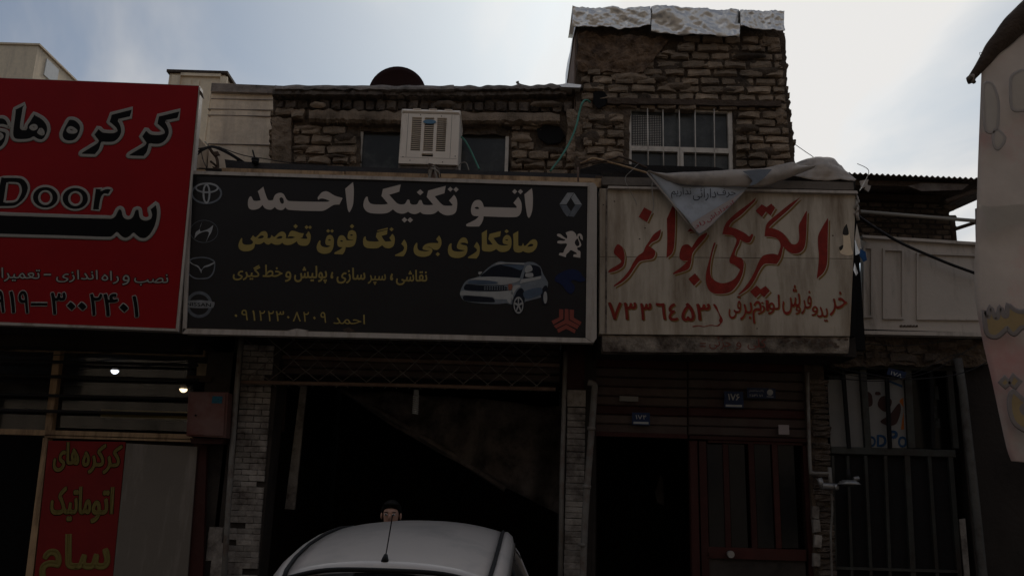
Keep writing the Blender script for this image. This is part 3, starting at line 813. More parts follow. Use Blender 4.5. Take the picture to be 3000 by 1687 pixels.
# housing shell pieces: frame around three louvre columns
cols = [(1204, 1232), (1241, 1269), (1278, 1306)]
ly0, ly1 = 345, 443
b = MB(); cbox(b, 1172, 322, 1344, 494, YC + 0.06, YC + 0.55, 0.02); hs = b.build('housing', M['cooler'], cl)
b = MB()
for (x0_, x1_) in ((1172, 1204), (1232, 1241), (1269, 1278), (1306, 1344)): cbox(b, x0_ , ly0, x1_, ly1, YC, YC + 0.058)
cbox(b, 1172, 462, 1344, 481, YC, YC + 0.058)
cbox(b, 1172, ly1, 1238, 462, YC, YC + 0.058); cbox(b, 1271, ly1, 1344, 462, YC, YC + 0.058); 
cbox(b, 1238, ly1, 1271, 450, YC, YC + 0.058); cbox(b, 1238, 459, 1271, 462, YC, YC + 0.058)
cbox(b, 1172, 334, 1344, ly0, YC, YC + 0.058)
b.build('front_panel', M['cooler'], cl)
b = MB(); cbox(b, 1171, 321, 1345, 333.4, YC - 0.01, YC + 0.57, 0.03); b.build('top_cover', M['cooler'], cl)
for x_ in (1210, 1257, 1303):
    b = MB(); cbox(b, x_ - 5, 319.5, x_ + 18, 321.4, YC - 0.004, YC + 0.5); b.build('top_rib', M['cooler'], cl)
b = MB(); cbox(b, 1170, 481.5, 1346, 497, YC + 0.03, YC + 0.57, 0.03); b.build('water_tray', M['cement'], cl)
b = MB()
for (x0_, x1_) in cols: cbox(b, x0_, ly0, x1_, ly1, YC + 0.05, YC + 0.0595)
cbox(b, 1238, 450, 1271, 459, YC + 0.05, YC + 0.0595)
b.build('dark_grille_back', M['black'], cl)
nsl = 17; me = None
for (x0_, x1_) in cols:
    for k in range(nsl):
        yy = ly0 + (ly1 - ly0) * (k + 0.75) / nsl
        if me is None:
            a, c, z0, z1 = cbx(x0_, yy - 1.3, x1_, yy + 1.3); w_, h_ = c - a, z1 - z0
            bb = MB(); bb.add([(-w_/2, 0, -h_*0.2), (w_/2, 0, -h_*0.2), (w_/2, 0.045, h_*0.9), (-w_/2, 0.045, h_*0.9), (-w_/2, 0.004, -h_*0.9), (w_/2, 0.004, -h_*0.9), (w_/2, 0.049, h_*0.3), (-w_/2, 0.049, h_*0.3)],
                    [(0,1,2,3),(4,7,6,5),(0,4,5,1),(3,2,6,7),(0,3,7,4),(1,5,6,2)])
            me = bpy.data.meshes.new('louvre_slat'); me.from_pydata([tuple(v) for v in bb.v], [], bb.f); me.materials.append(M['cooler'])
        a, c, z0, z1 = cbx(x0_, yy, x1_, yy)
        o = bpy.data.objects.new('louvre_slat', me); C.objects.link(o); o.parent = cl
        o.location = Vector(((a + c)/2, YC + 0.004, z0)) - OFF[cl]
# panel seams, feet screws
b = MB(); 
for r_ in ((1192.2, 335, 1192.9, 462), (1320.5, 335, 1321.2, 462), (1172, 333.4, 1344, 334), (1176, 463, 1340, 463.5)): cbox(b, *r_, YC - 0.0015, YC + 0.001)
b.build('panel_seam', M['black'], cl)
a_, c_, z0_, z1_ = cbx(1237, 352, 1275, 364); 
b = MB(); pts = [Vector(((a_+c_)/2 + math.cos(2*math.pi*k/24)*(c_-a_)/2, YC - 0.012, (z0_+z1_)/2 + math.sin(2*math.pi*k/24)*(z1_-z0_)/2)) for k in range(24)]
b.add(pts + [p + Vector((0, 0.013, 0)) for p in pts], [tuple(range(24)), tuple(range(24, 48))] + [(i, (i+1) % 24, 24+(i+1) % 24, 24+i) for i in range(24)])
b.build('badge', mat('pale_blue_badge', (0.13, 0.25, 0.36), 0.5, 0.15, 40, 0), cl)
for (x_, y_) in ((1228, 338), (1290, 340), (1184, 462), (1336, 456), (1205, 472), (1300, 474)):
    b = MB(); cbox(b, x_ - 1.2, y_ - 1.2, x_ + 1.2, y_ + 1.2, YC - 0.004, YC + 0.001); b.build('screw', M['wood'], cl)
MB().box((P(1200, 500, 9.2).x, 9.05, zc - 0.02), (P(1320, 500, 9.2).x, 9.5, P(1255, 497, YC).z)).build('stand', M['wood'], cl)

tag(cable([(1349, 400, 9.3), (1362, 412, 9.25), (1378, 440, 9.2), (1392, 470, 9.15), (1404, 496, 9.1)], 9.2, 0.011).build('hose', M['greenhose']), 'short green hose beside the cooler, the smaller of the two hoses', 'hose')
tag(cable([(1728, 300, 9.5), (1718, 293, 9.4), (1706, 302, 9.3), (1697, 330, 9.3), (1688, 370, 9.25), (1670, 415, 9.2), (1645, 458, 9.1), (1612, 502, 9.05)], 9.2, 0.0125).build('hose', M['greenhose']), 'long curving green hose running down from the hole beside the brick tower', 'hose')
tag(cable([(1340, 492, 8.95), (1352, 478, 8.9), (1366, 478, 8.9), (1374, 500, 8.9)], 8.9, 0.006).build('wire', M['letterg']), 'small pale wire loop at the lower right of the cooler', 'wire')

# rag bundle and post in front of the cooler
t = thing('wire_bracket', 'short pale bracket wrapped in rag and wire below the cooler', 'bracket', tuple(P(1268, 530, 8.5)))
MB().ptube([(1268, 532), (1268, 500)], 8.5, 0.03, seg=6).build('post', M['pinktan'], t)
for i in range(9):
    a = i * 0.9
    cable([(1254 + random.uniform(0, 8), 505 + random.uniform(-8, 20), 8.46), (1262 + random.uniform(-5, 10), 488 + random.uniform(-6, 6), 8.42), (1278 + random.uniform(-4, 6), 490 + random.uniform(-6, 10), 8.42), (1284 + random.uniform(-6, 4), 515 + random.uniform(-8, 14), 8.46)], 8.45, random.uniform(0.005, 0.012)).build('wire_wrap', random.choice([M['letterg'], M['wood'], M['cement']]), t)
MB().prism([(1255, 478), (1268, 480), (1276, 494), (1266, 500), (1256, 494)], 8.45, 0.05).build('cloth_knot', M['trousers'], t)

# cables, insulator and bent pipe at the left end of the canopy
t = thing('cable_bundle', 'bundle of black cables arching over a bent pipe left of the mud brick storey', 'cable', tuple(P(635, 502, 8.9)))
for i, (dy, e1, e2) in enumerate(((0, (578, 436), (720, 478)), (3, (578, 447), (712, 474)), (6, (578, 454), (706, 476)), (1, (580, 444), (700, 475)), (4, (585, 440), (715, 476)))):
    cable([(*e1, 8.8), (596, 434 + dy, 8.8), (620, 428 + dy * 0.7, 8.85), (645, 434 + dy, 8.9), (680, 452 + dy, 8.9), (*e2, 8.95)], 8.9, 0.008).build('cable', M['cable'], t)
cable([(640, 430, 8.9), (680, 445, 8.95), (720, 457, 9.0), (780, 466, 9.0), (840, 476, 9.1), (960, 484, 9.2)], 9, 0.005).build('cable', M['cable'], t)
cable([(590, 446, 8.8), (596, 472, 8.8), (612, 503, 8.8)], 8.8, 0.005).build('cable', M['cable'], t)
MB().tube(curvept([P(612, 432, 8.9), P(622, 446, 8.9), P(634, 462, 8.9), P(638, 482, 8.9), P(637, 504, 8.9)]), 0.017).build('bent_pipe', M['wood'], t)
MB().ptube([(617, 473), (634, 487)], 8.88, 0.012).build('pipe_branch', M['wood'], t)
MB().prism([(621, 487), (634, 490), (638, 503), (630, 503)], 8.86, 0.05).build('clamp', M['wood'], t)
MB().prism([(626, 445), (638, 443), (643, 453), (630, 456)], 8.87, 0.03).build('clamp', M['wood'], t)
MB().ptube([(600, 415), (610, 427)], 8.88, 0.006).build('pale_rod', M['letterg'], t)
t = thing('insulator', 'small dark disc insulator with a rod on the canopy edge', 'insulator', tuple(P(748, 478, 8.85)))
for (y_, r_, h_) in ((467, 0.042, 0.010), (474, 0.038, 0.014), (478, 0.03, 0.012)):
    c0 = P(748, y_, 8.85); MB().tube([c0 - Vector((0, 0, h_)), c0 + Vector((0, 0, h_))], r_, seg=16).build('disc', M['cable'], t)
MB().ptube([(747, 466), (740, 440)], 8.85, 0.009).build('rod', M['cable'], t)
tag(MB().ptube([(1693, 490), (1694, 532)], 8.45, 0.010).build('rod', M['pinktan']), 'thin upright pinkish rod at the right end of the black signboard', 'rod')
tag(cable([(1520, 240, 9.9), (1514, 243, 9.9), (1528, 250, 9.9)], 9.9, 0.012).build('pipe_stub', M['cement']), 'tiny grey pipe stub poking above the parapet', 'pipe')
tag(MB().prism([(1638, 249), (1660, 244), (1703, 249), (1700, 257), (1668, 256), (1645, 255)], 9.5, 0.2).build('plastic_scrap', M['tarp']), 'crumpled white plastic scrap where the parapet meets the brick tower', 'plastic scrap')

# ================================================================== brick tower
T = thing('brick_tower', 'tall mud brick upper room with barred white window on the right', 'building', at0(2000, 9.6))
YT = 9.6
def xr_t(y): return 2296 + (y - 100) * 0.085
def xl_t(y): return 1678 if y < 250 else 1690
for i, (x0_, y0_, x1_, y1_) in enumerate(((1686, 78, 2300, 300), (1686, 300, 1846, 580), (2148, 300, 2322, 580), (1840, 300, 2150, 316))):
    if i == 0: fn = quadfn((1690, 60), (2296, 78), (2312, 318), (1686, 300), YT)
    elif i == 1: fn = quadfn((1686, 300), (1846, 305), (1840, 580), (1684, 580), YT)
    elif i == 2: fn = quadfn((2146, 312), (2314, 318), (2338, 585), (2150, 580), YT)
    else: fn = quadfn((1846, 303), (2146, 312), (2146, 322), (1846, 315), YT)
    rough_wall(fn, int((x1_-x0_)/7), max(3, int((y1_-y0_)/7)), 0.035, 5, 50 + i, 0.3).build('wall', M['mud'], T)
# smoother mud plaster patch at the top left
fn = quadfn((1694, 96), (1965, 112), (1880, 215), (1690, 205), YT - 0.05)
rough_wall(fn, 50, 26, 0.05, 7, 71, 0.12).build('mud_plaster', mat('brown_mud_plaster', (0.17, 0.11, 0.07), 0.97, 0.45, 9, 1.0, dirt=(0.06, 0.04, 0.03), dirt_amt=0.5, dirt_scale=5), T)
def tmask(x, y):
    if y < 150: return x > 1975
    if y < 176: return x > 1900
    if y < 200: return x > 1880
    return True
for r in range(9):
    y = 96 + r * 24.4
    rows(T, BR_A, 1700 if r > 4 else 1720, xr_t(y) - 4, y, 24.4, 1, 64, YT - 0.055, 0.90, mask=tmask, slope=0.012, tiltj=0.05, dj=0.03)
for r in range(9):
    y = 330 + r * 24.0 - 25
    if r > 0: rows(T, BR_A, 1710 + random.uniform(-6, 6), 1832, y, 24, 1, 62, YT - 0.055, 0.90, slope=0.012, tiltj=0.04, dj=0.03,
         mask=lambda x, y: not (1735 < x < 1778 and 265 < y < 318))
    rows(T, BR_A, 2156, xr_t(y) - 3, y + 15, 24, 1, 62, YT - 0.055, 0.90, slope=0.012, tiltj=0.04, dj=0.03)
# jagged right corner
for k in range(20):
    y = 100 + k * 22; piece(T, BR_A, xr_t(y) - 8 + random.uniform(-4, 4), y + random.uniform(-4, 4), random.uniform(22, 40), random.uniform(16, 26), YT + 0.02, 0.3, tilt=random.uniform(-0.08, 0.08))
# mud smeared over parts of the coursing
def smear(parent, x, y, w_, h_, Y, seed):
    n = 16; b = MB(); vs = [P(x, y, Y)]; rnd = random.Random(seed)
    rings = 4
    for r_ in range(1, rings + 1):
        for k in range(n):
            a = 2*math.pi*k/n; jr = 1 + 0.35 * noise.noise(Vector((math.cos(a)*1.6, math.sin(a)*1.6, seed)))
            f = r_ / rings * jr
            p = P(x + math.cos(a)*w_*f, y + math.sin(a)*h_*f, Y)
            p.y += (r_ / rings)**2 * 0.045 + noise.noise(p * 18) * 0.018
            vs.append(p)
    fs = [(0, 1+k, 1+(k+1) % n) for k in range(n)]
    for r_ in range(rings-1):
        for k in range(n): fs.append((1+r_*n+k, 1+(r_+1)*n+k, 1+(r_+1)*n+(k+1) % n, 1+r_*n+(k+1) % n))
    b.add(vs, fs, True).build('mud_smear', M['mudlight'] if seed % 4 == 0 else M['mud'], parent)
for i_, q in enumerate(((1850, 222, 60, 16), (1990, 248, 40, 12), (2130, 262, 55, 12), (2240, 205, 40, 16), (2080, 190, 40, 8), (1740, 250, 34, 14), (1790, 345, 40, 22), (1735, 400, 30, 24), (1800, 455, 34, 14), (2190, 372, 36, 14), (2260, 440, 40, 16), (2200, 520, 40, 16), (2290, 330, 18, 26), (1930, 225, 26, 10), (2200, 160, 50, 10))):
    smear(T, *q, YT - 0.062, 100 + i_)
for i_, q in enumerate(((900, 372, 40, 10), (1010, 400, 30, 14), (880, 430, 26, 10), (980, 455, 36, 8), (1530, 402, 30, 12), (1620, 440, 44, 14), (1540, 470, 36, 10), (1690, 390, 30, 30), (1320, 345, 40, 14), (1080, 345, 40, 12), (1600, 300, 50, 10), (1300, 300, 30, 12), (930, 303, 24, 10))):
    smear(G, *q, YU - (0.125 if q[1] < 350 else 0.065), 200 + i_)
# rubble lumps under the sheet
for (x_, y_, w_, h_) in ((2015, 130, 56, 20), (2065, 138, 44, 16), (2110, 133, 60, 22), (2215, 136, 46, 18), (2245, 118, 34, 26), (1960, 150, 44, 18), (2275, 130, 34, 22)):
    piece(T, BR_A, x_, y_, w_, h_, YT - 0.08, 0.25, tilt=random.uniform(-0.25, 0.25))
MB().prism([(1738, 272), (1765, 262), (1782, 285), (1775, 308), (1752, 318), (1738, 300)], YT - 0.055, 0.02).build('hole', M['black'], T)  # flat black plate standing in for the shade inside a hole
# timber lintel
fn = quadfn((1780, 286), (2288, 296), (2290, 312), (1780, 303), YT - 0.07)
rough_wall(fn, 60, 4, 0.012, 9, 81, 0.2).build('timber_lintel', M['wood'], T)
# side wall and back, roof
side = [P(1688, 60, YT), P(1686, 580, YT)]
xs_ = P(1688, 300, YT).x; xe_ = P(2312, 300, YT).x
ztT = P(1990, 66, YT).z; zbT = P(1990, 560, YT).z
MB().box((xs_ - 0.02, YT + 0.1, zbT), (xs_ + 0.2, YT + 2.2, ztT - 0.02)).build('side_wall', mat('pinkish_mud_render', (0.22, 0.155, 0.12), 0.95, 0.25, 5, 0.6), T)
MB().box((xe_ - 0.2, YT + 0.3, zbT), (xe_ - 0.03, YT + 2.2, ztT - 0.02)).build('side_wall', M['mud'], T)
MB().box((xs_ + 0.21, YT + 2.0, zbT), (xe_ - 0.21, YT + 2.19, ztT - 0.03)).build('back_wall', M['mud'], T)
MB().box((xs_ + 0.02, YT + 0.3, ztT - 0.16), (xe_ - 0.04, YT + 1.99, ztT - 0.035)).build('roof', M['mud'], T)
# window with bars
f = MB()
for r_ in ((1838, 318, 1850, 520), (2135, 325, 2148, 520), (1850, 318, 2135, 326), (1850, 431, 2135, 445), (1986, 445, 2003, 520)): f.wbox(*r_, YT + 0.02, 0.08)
win = f.build('window', M['winf'], T)
for r_ in ((1850, 326, 2135, 431), (1850, 445, 1986, 520), (2003, 445, 2135, 520)): MB().wbox(*r_, YT + 0.07, 0.01).build('pane', M['glass'], win)
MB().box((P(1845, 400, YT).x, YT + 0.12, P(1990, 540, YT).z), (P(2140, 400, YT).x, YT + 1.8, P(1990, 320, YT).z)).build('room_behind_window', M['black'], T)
# perforated sheet behind the left half
b = MB()
for i in range(17):
    for j in range(19):
        x_ = 1854 + i * 5.0; y_ = 338 + j * 5.0 + 0.03 * (x_ - 1850)
        b.prism([(x_, y_), (x_ + 2.2, y_), (x_ + 2.2, y_ + 2.2), (x_, y_ + 2.2)], YT + 0.063, 0.004)
b.build('perforated_screen', M['winf'], win, kind='stuff')
for x_ in (1897, 1942, 1990, 2036, 2092):
    MB().ptube([(x_, 318), (x_ + 2.5, 520)], YT - 0.02, 0.007, seg=6).build('window_bar', M['winf'], T)

# plastic sheets thrown over the tower top
sh = thing('plastic_sheeting', 'crumpled silvery plastic sheet stitched in three pieces over the tower roof', 'plastic sheet', tuple(P(1990, 70, YT)))
def sheet(x0, x1, ytl, ytr, ybl, ybr, seed, amp=0.035, n=70, jag=6, parent=sh):
    fn = quadfn((x0, ytl), (x1, ytr), (x1, ybr), (x0, ybl), YT - 0.14)
    ny = 26; b = MB(); vs = []
    for j in range(ny + 6):
        for i in range(n + 1):
            u = i / n; v = (j - 5) / ny
            if v < 0: p = fn(u, 0) + Vector((0, -v * ny * 0.14 * 1.0, 0.02 * min(1, -v * ny) - 0.02))
            else: p = fn(u, v)
            q = p * 2.0 + Vector((seed, 0, 0))
            h = noise.fractal(q, 0.6, 2.1, 5) * amp * 1.5 + (0.5 - abs(noise.noise(q * 1.3 + Vector((seed, 3, 0))))) * amp * 2.4 + (0.5 - abs(noise.noise(Vector((q.x * 2.2 - q.z * 3.0, q.z * 2.4 + q.x, seed))))) * amp * 0.9
            h2 = abs(noise.noise(Vector((q.x * 1.3 + q.z * 2.1, q.z * 0.7, seed)))) * amp * 1.8
            dz = 0
            if v > 0.97: dz = noise.noise(Vector((u * 9, seed, 0))) * jag * YT / FPX
            if v < 0: vs.append(p + Vector((0, 0, h * 0.6)))
            else: vs.append(p + Vector((0, -h - h2, dz + h * 0.3 * (1 - v))))
    fs = []
    for j in range(ny + 5):
        for i in range(n):
            a = j*(n+1)+i; fs.append((a, a+1, a+n+2, a+n+1))
    b.add(vs, fs, True); o = b.build('sheet', M['tarp'], parent)
    md = o.modifiers.new('s', 'SOLIDIFY'); md.thickness = 0.004
    return o
sheet(1676, 1903, 31, 30, 84, 83, 3, jag=7)
sheet(1906, 2163, 30, 36, 99, 116, 7, jag=3)
sheet(2166, 2294, 36, 42, 84, 100, 12, jag=4)
# stitched seams
for (x_, y0_, y1_) in ((1905, 26, 96), (2165, 33, 84)):
    for k in range(14):
        y_ = y0_ + (y1_ - y0_) * k / 13
        MB().ptube([(x_ - 3, y_), (x_ + 3, y_ + 2)], YT - 0.19, 0.005, seg=4).build('stitch', M['cable'], sh)
# sheet wrapped round the left corner
b = MB(); vs = []
for j in range(12):
    for i in range(8):
        v = j / 11; u = i / 7
        p = Vector((xs_ - 0.027 - 0.004 * math.sin(u * 3.1), YT - 0.10 + u * 2.3, ztT + 0.06 - 0.22 * v))
        p.x += noise.noise(p * 5) * 0.02; vs.append(p)
fs = [(j*8+i, j*8+i+1, j*8+i+9, j*8+i+8) for j in range(11) for i in range(7)]
o = b.add(vs, fs, True).build('side_sheet', M['tarp'], sh); o.modifiers.new('s', 'SOLIDIFY').thickness = 0.004
tag(cable([(2330, 424, 9.4), (2360, 445, 9.2), (2384, 462, 9.0), (2398, 482, 8.8)], 9.2, 0.004).build('wire', M['cable']), 'thin wire slanting from the tower corner down to the draped banner', 'wire')
# ================================================================== signboards
def bary(c, *ls): return [L2(c, s) for s in ls]
# ---- black signboard
YB = 8.35
t = thing('black_signboard', 'wide black signboard with white and yellow Persian lettering and a printed silver car', 'signboard', tuple(P(1140, 990, YB)))
MB().prism([(553, 503), (1738, 540), (1742, 1001), (536, 974)], YB + 0.012, 0.16).build('box', M['whitef'], t)
MB().prism([(563, 511), (1721, 546), (1716, 989), (546, 960)], YB, 0.011).build('panel', M['blackvinyl'], t)
for q in ([(553, 502), (564, 503), (546, 961), (534, 975)], [(553, 500), (1742, 536), (1722, 546), (563, 510)], [(1742, 537), (1749, 548), (1748, 990), (1738, 1004), (1716, 989), (1722, 546)], [(536, 962), (1716, 990), (1736, 1004), (534, 977)]):
    MB().prism(q, YB - 0.018, 0.03).build('frame', M['whitef'], t)
K = YB - 0.004
A = (700, 520, 6.44); B_ = (1050, 520, 8.587); C_ = (1330, 520, 9.056); D_ = (680, 640, 6.44); E_ = (1040, 650, 8.587); F_ = (1300, 650, 8.587)
g1 = [bary(A, "212,358 180,410 168,500 190,580 250,610 320,605 385,580 445,518* 490,580 560,607 620,603 677,558* 720,598 790,617 840,603 875,565* 920,605 980,615 1200,628 1500,634 1590,628 1660,598 1740,545 1810,515 1895,513* 1955,395* 1940,383 1850,360 1780,330 1700,280 1640,262 1570,280 1520,330 1487,380 1495,425* 1540,400 1600,402 1670,425 1715,442* 1660,460 1300,457 1000,448 930,440 890,400 850,325 810,297 760,292 700,315 665,360 645,425* 600,435 560,430 535,400 500,310 460,175* 355,262* 375,310 410,430* 350,443 300,442 270,430 255,400 235,365",
   "790,378 765,400 775,450 800,490 830,495 848,470 840,410 815,380"),
  bary(A, "2152,88* 2005,212* 2030,450 2055,610 2082,655 2120,600 2155,500 2168,300 2165,180"),
  bary(B_, "205,485 160,540 130,640 130,740 180,830 280,890 450,910 640,908 760,880 870,802* 950,870 1050,908 1130,910 1200,890 1250,858* 1310,900 1400,922 1480,910 1555,868* 1620,915 1750,930 1870,920 1940,890 2005,835* 2080,900 2190,948 2300,950 2400,920 2460,850 2485,700 2480,580 2450,500 2405,438* 2280,582* 2370,690* 2350,712 2180,712 2120,690 2050,630 1920,475* 2165,400* 2198,212* 1755,330* 1718,490* 1885,688* 1780,697 1660,690 1615,650 1590,580 1560,570 1530,580 1500,640 1470,675 1400,688 1330,675 1300,640 1285,575 1255,558 1225,570 1195,630 1160,668 1080,680 990,660 920,600 775,437* 1028,360* 1065,178* 618,292* 580,465* 745,663* 640,680 400,678 310,655 260,600 240,545 235,500")]
g1 += [[dia(B_, *d)] for d in ((2312,298,66,62),(2456,305,68,65),(1555,375,85,75),(1160,1068,72,68),(1302,1070,72,68))]
g1 += [bary(C_, "620,598 540,630 480,720 450,860 470,970 530,1020 660,1030* 580,1110 450,1180 340,1235 320,1270 360,1300 665,1302* 730,1220 775,1110 785,1032* 1200,1048 1550,1055 1680,1040 1760,970 1795,850 1795,720 1770,620 1705,515* 1578,675* 1660,770 1660,808* 1200,795 795,785* 760,680 700,610", "600,780 548,805 600,838 668,828 640,790"),
  bary(C_, "2065,285* 1868,450* 1900,750 1945,1010 1985,1072 2035,1010 2080,850 2095,600 2085,400")]
g1 += [[dia(C_, *d)] for d in ((1611,375,69,65),(1764,378,68,68))]
print_on('white_lettering', g1, K, M['letterw'], t)
g2 = [bary(D_, "175,370 145,420 120,500 135,570 190,612 270,620 350,605 410,560 435,480* 480,488 540,480 603,440* 640,480 690,492 740,462* 790,488 850,497 910,485 945,455* 985,490 1050,502 1130,485 1225,430* 1245,480 1300,512 1390,515 1440,490 1475,420 1485,330 1470,280 1440,240* 1390,315* 1420,370 1400,385 1280,375* 1325,360* 1355,280* 1290,275 1200,245 1130,232 1090,260 1050,350* 1110,335 1195,355* 1120,378 1010,372* 1020,330 1000,275 950,248 890,265 830,320 790,350 745,310* 720,365 665,372* 670,310 650,260 610,240 550,255 490,315 440,355 395,315* 345,390* 390,430 390,465 350,490 270,497 210,480 190,440 192,385", "480,372* 530,330 575,322 600,345 570,370 520,378", "830,380* 880,340 930,333 950,355 920,378 870,384"),
  bary(D_, "1650,415 1610,480 1595,550 1620,620 1690,660 1770,667 1850,640 1900,570 1918,480 1918,390 1890,330 1845,310 1795,330 1765,400 1760,460 1780,500 1860,518* 1800,545 1740,540 1690,520 1665,480 1668,430", "1835,392 1808,410 1840,420 1868,412"),
  bary(D_, "2250,222 2200,250 2178,330 2185,380 2230,400 2295,402* 2260,415 2160,412* 2135,360 2100,325 2050,320 2010,350 1985,430 1990,500 2020,535 2085,545* 2030,590 1930,645 1935,672* 2085,678* 2125,620 2145,540* 2230,540 2300,510 2335,430 2347,330 2330,260 2290,228", "2250,300 2225,315 2250,328 2280,315", "2065,410 2038,428 2065,438 2095,430"),
  bary(E_, "255,365 220,400 203,500 225,600 300,655 420,668 540,665 610,640 683,585* 750,645 830,665 910,650 970,600 1000,500 1000,400 975,340 940,300* 865,400* 920,485* 780,495 730,460 665,355* 805,315* 820,200* 550,270* 525,375* 605,490* 500,497 370,490 300,470 275,430 272,385"),
  bary(E_, "550,240* 570,210* 830,145* 820,185*"),
  bary(E_, "1235,440* 1165,555* 1225,620 1235,670 1200,730 1100,790 1010,830 1015,858* 1215,868* 1270,790 1305,690 1308,580 1280,500"),
  bary(E_, "1550,525 1500,590 1475,680 1490,780 1560,850 1680,880 1800,870 1890,830 1945,740 1940,690 1890,650 1770,640* 1880,632 1930,660 1980,695 2060,705 2120,670 2170,580 2175,480 2150,400 2115,340* 2040,440* 2095,500 2090,535* 1960,532 1850,540 1760,575 1705,640 1710,690 1790,712 1890,720* 1800,740 1690,735 1610,710 1570,650 1570,550"),
  bary(F_, "180,540 130,590 105,700 120,800 190,880 330,910 460,890 550,830 595,720 590,630 560,595 490,580 415,545 460,525 530,525 600,555* 605,500 570,420 500,392 430,420 370,500 335,590 335,650 380,690 535,715* 470,740 340,748 240,725 205,680 195,600 200,555"),
  bary(F_, "832,500* 758,620* 825,680 835,720 790,770 700,830 612,885 620,912* 825,922* 880,840 905,740 905,640 880,570"),
  bary(F_, "1088,200* 955,280* 960,500 960,680 990,730 1070,745 1180,748 1260,720 1322,680* 1390,740 1480,758 1580,745 1660,690 1700,600 1705,470 1680,380 1630,335 1575,330 1520,370 1485,450 1490,530 1540,560 1635,570* 1560,592 1450,590 1370,560 1310,490 1250,410* 1420,365* 1438,232* 1150,305* 1122,430* 1235,575* 1110,575* 1085,540", "1590,440 1545,455 1590,472 1620,460"),
  bary(F_, "1875,230* 1745,305* 1755,500 1755,680 1790,750 1870,772 1940,765 1995,735* 2060,765 2150,775 2240,750 2320,670 2352,580 2350,500 2310,450 2250,440 2180,475 2100,560 2030,605 1995,525* 1965,600 1900,605* 1875,580", "2100,625* 2150,570 2210,552 2255,575 2230,610 2170,622")]
g2 += [[dia(D_, *d)] for d in ((1197,148,42,42),(1405,165,37,38),(1471,168,34,36),(1812,235,38,34),(1886,237,34,35),(2262,148,42,42))]
g2 += [[dia(E_, 920,187,55,52)], [dia(E_, 2082,812,55,52)], [dia(F_, 1582,238,55,50)]]
print_on('yellow_lettering', g2, K, M['lettery'], t)
Z_ = (660, 750, 4.223)
def zb(x0, y0, x1, y1, s=0.0): return ((660+x0/4.223, 750+y0/4.223), (660+x1/4.223, 750+y0/4.223+s), (660+x1/4.223, 750+y1/4.223+s), (660+x0/4.223, 750+y1/4.223))
text_on('small_yellow_lettering', [('نقاشی', zb(2115,172,2495,358)), ('،', zb(2040,215,2075,300)), ('سپر', zb(1765,225,1985,355)), ('سازی', zb(1380,145,1730,338)), ('،', zb(1303,195,1335,278)),
   ('پولیش', zb(855,122,1255,335)), ('و', zb(740,190,815,318)), ('خط', zb(465,108,705,258)), ('گیری', zb(95,112,430,298))], K, M['lettery'], t, bold=0.022)
ph = [('۰',115,718,150,755),('۹',200,662,280,795),('۱',335,672,372,800),('۲',420,675,492,800),('۲',528,678,602,805),('۳',625,680,728,805),('۰',762,738,795,775),('۸',835,690,935,810),('۲',965,690,1035,812),('۰',1085,745,1120,785),('۹',1178,692,1248,825)]
text_on('phone_number', [(c, zb(a, b2, c2, d2)) for c, a, b2, c2, d2 in ph] + [('احمد', zb(1338, 722, 1728, 840, 1))], K, M['lettery'], t, bold=0.006)
# emblems
def ring(c, cx_, cy_, rx, ry, w_, n=44): return [ell(c, cx_, cy_, rx, ry, n), ell(c, cx_, cy_, rx - w_, ry - w_, n)]
c = (530, 520, 6.9)
print_on('oval_emblem', ring(c, 517, 322, 316, 218, 38), K, M['darksilver'], t)
print_on('oval_emblem', ring(c, 525, 212, 238, 108, 36), K - 0.001, M['silverlogo'], t)
print_on('oval_emblem', ring(c, 517, 328, 80, 200, 38), K - 0.002, M['silverlogo'], t)
print_on('slanted_emblem', ring(c, 468, 1090, 285, 230, 11), K, M['darksilver'], t)
print_on('slanted_emblem', [bary(c, "432,880* 372,1050 300,1110 275,1235* 350,1150 450,1100 530,1090 568,1120 545,1200 503,1312* 565,1190 620,1095 655,960* 570,1030 480,1070 400,1090 382,1060 388,1000")], K - 0.001, M['silverlogo'], t)
c = (530, 730, 6.9)
print_on('winged_emblem', [L2(c, "398,155 520,163 620,195 690,255 688,400 655,500 580,580 480,605 320,605 230,575 160,510 110,400 115,320 150,240 230,178"), L2(c, "398,180 520,188 600,215 665,270 665,390 630,485 560,560 470,582 330,582 250,555 180,495 138,400 140,320 170,260 240,205")], K, M['darksilver'], t)
print_on('winged_emblem', [bary(c, "160,240* 200,290 320,350 370,400 412,490* 425,425 470,372 560,350 680,290* 690,250* 560,312 470,345 415,412 350,335 250,300 190,250")], K - 0.001, M['silverlogo'], t)
print_on('banded_emblem', ring(c, 370, 1118, 265, 270, 62), K, M['darksilver'], t)
print_on('banded_emblem', [bary(c, "55,1050* 200,1035 360,1028 530,1040 680,1070* 678,1120 650,1185* 360,1190 100,1175* 50,1120")], K - 0.001, M['silverlogo'], t)
text_on('emblem_lettering', [('NISSAN', ((546, 885.5), (618, 888), (618, 898.5), (546, 895.5)))], K - 0.002, M['letterk'], t, bold=0.02)
c = (1600, 540, 6.04)
print_on('diamond_emblem', [bary(c, "235,355* 375,150* 492,150* 436,232* 358,356*"), bary(c, "498,155* 635,362* 512,360* 440,240*")], K, M['silverlogo'], t)
print_on('diamond_emblem', [bary(c, "238,365* 362,366* 438,480* 395,560* 370,572* 300,480*"), bary(c, "632,370* 512,368* 440,482* 398,566* 490,575*")], K, M['darksilver'], t)
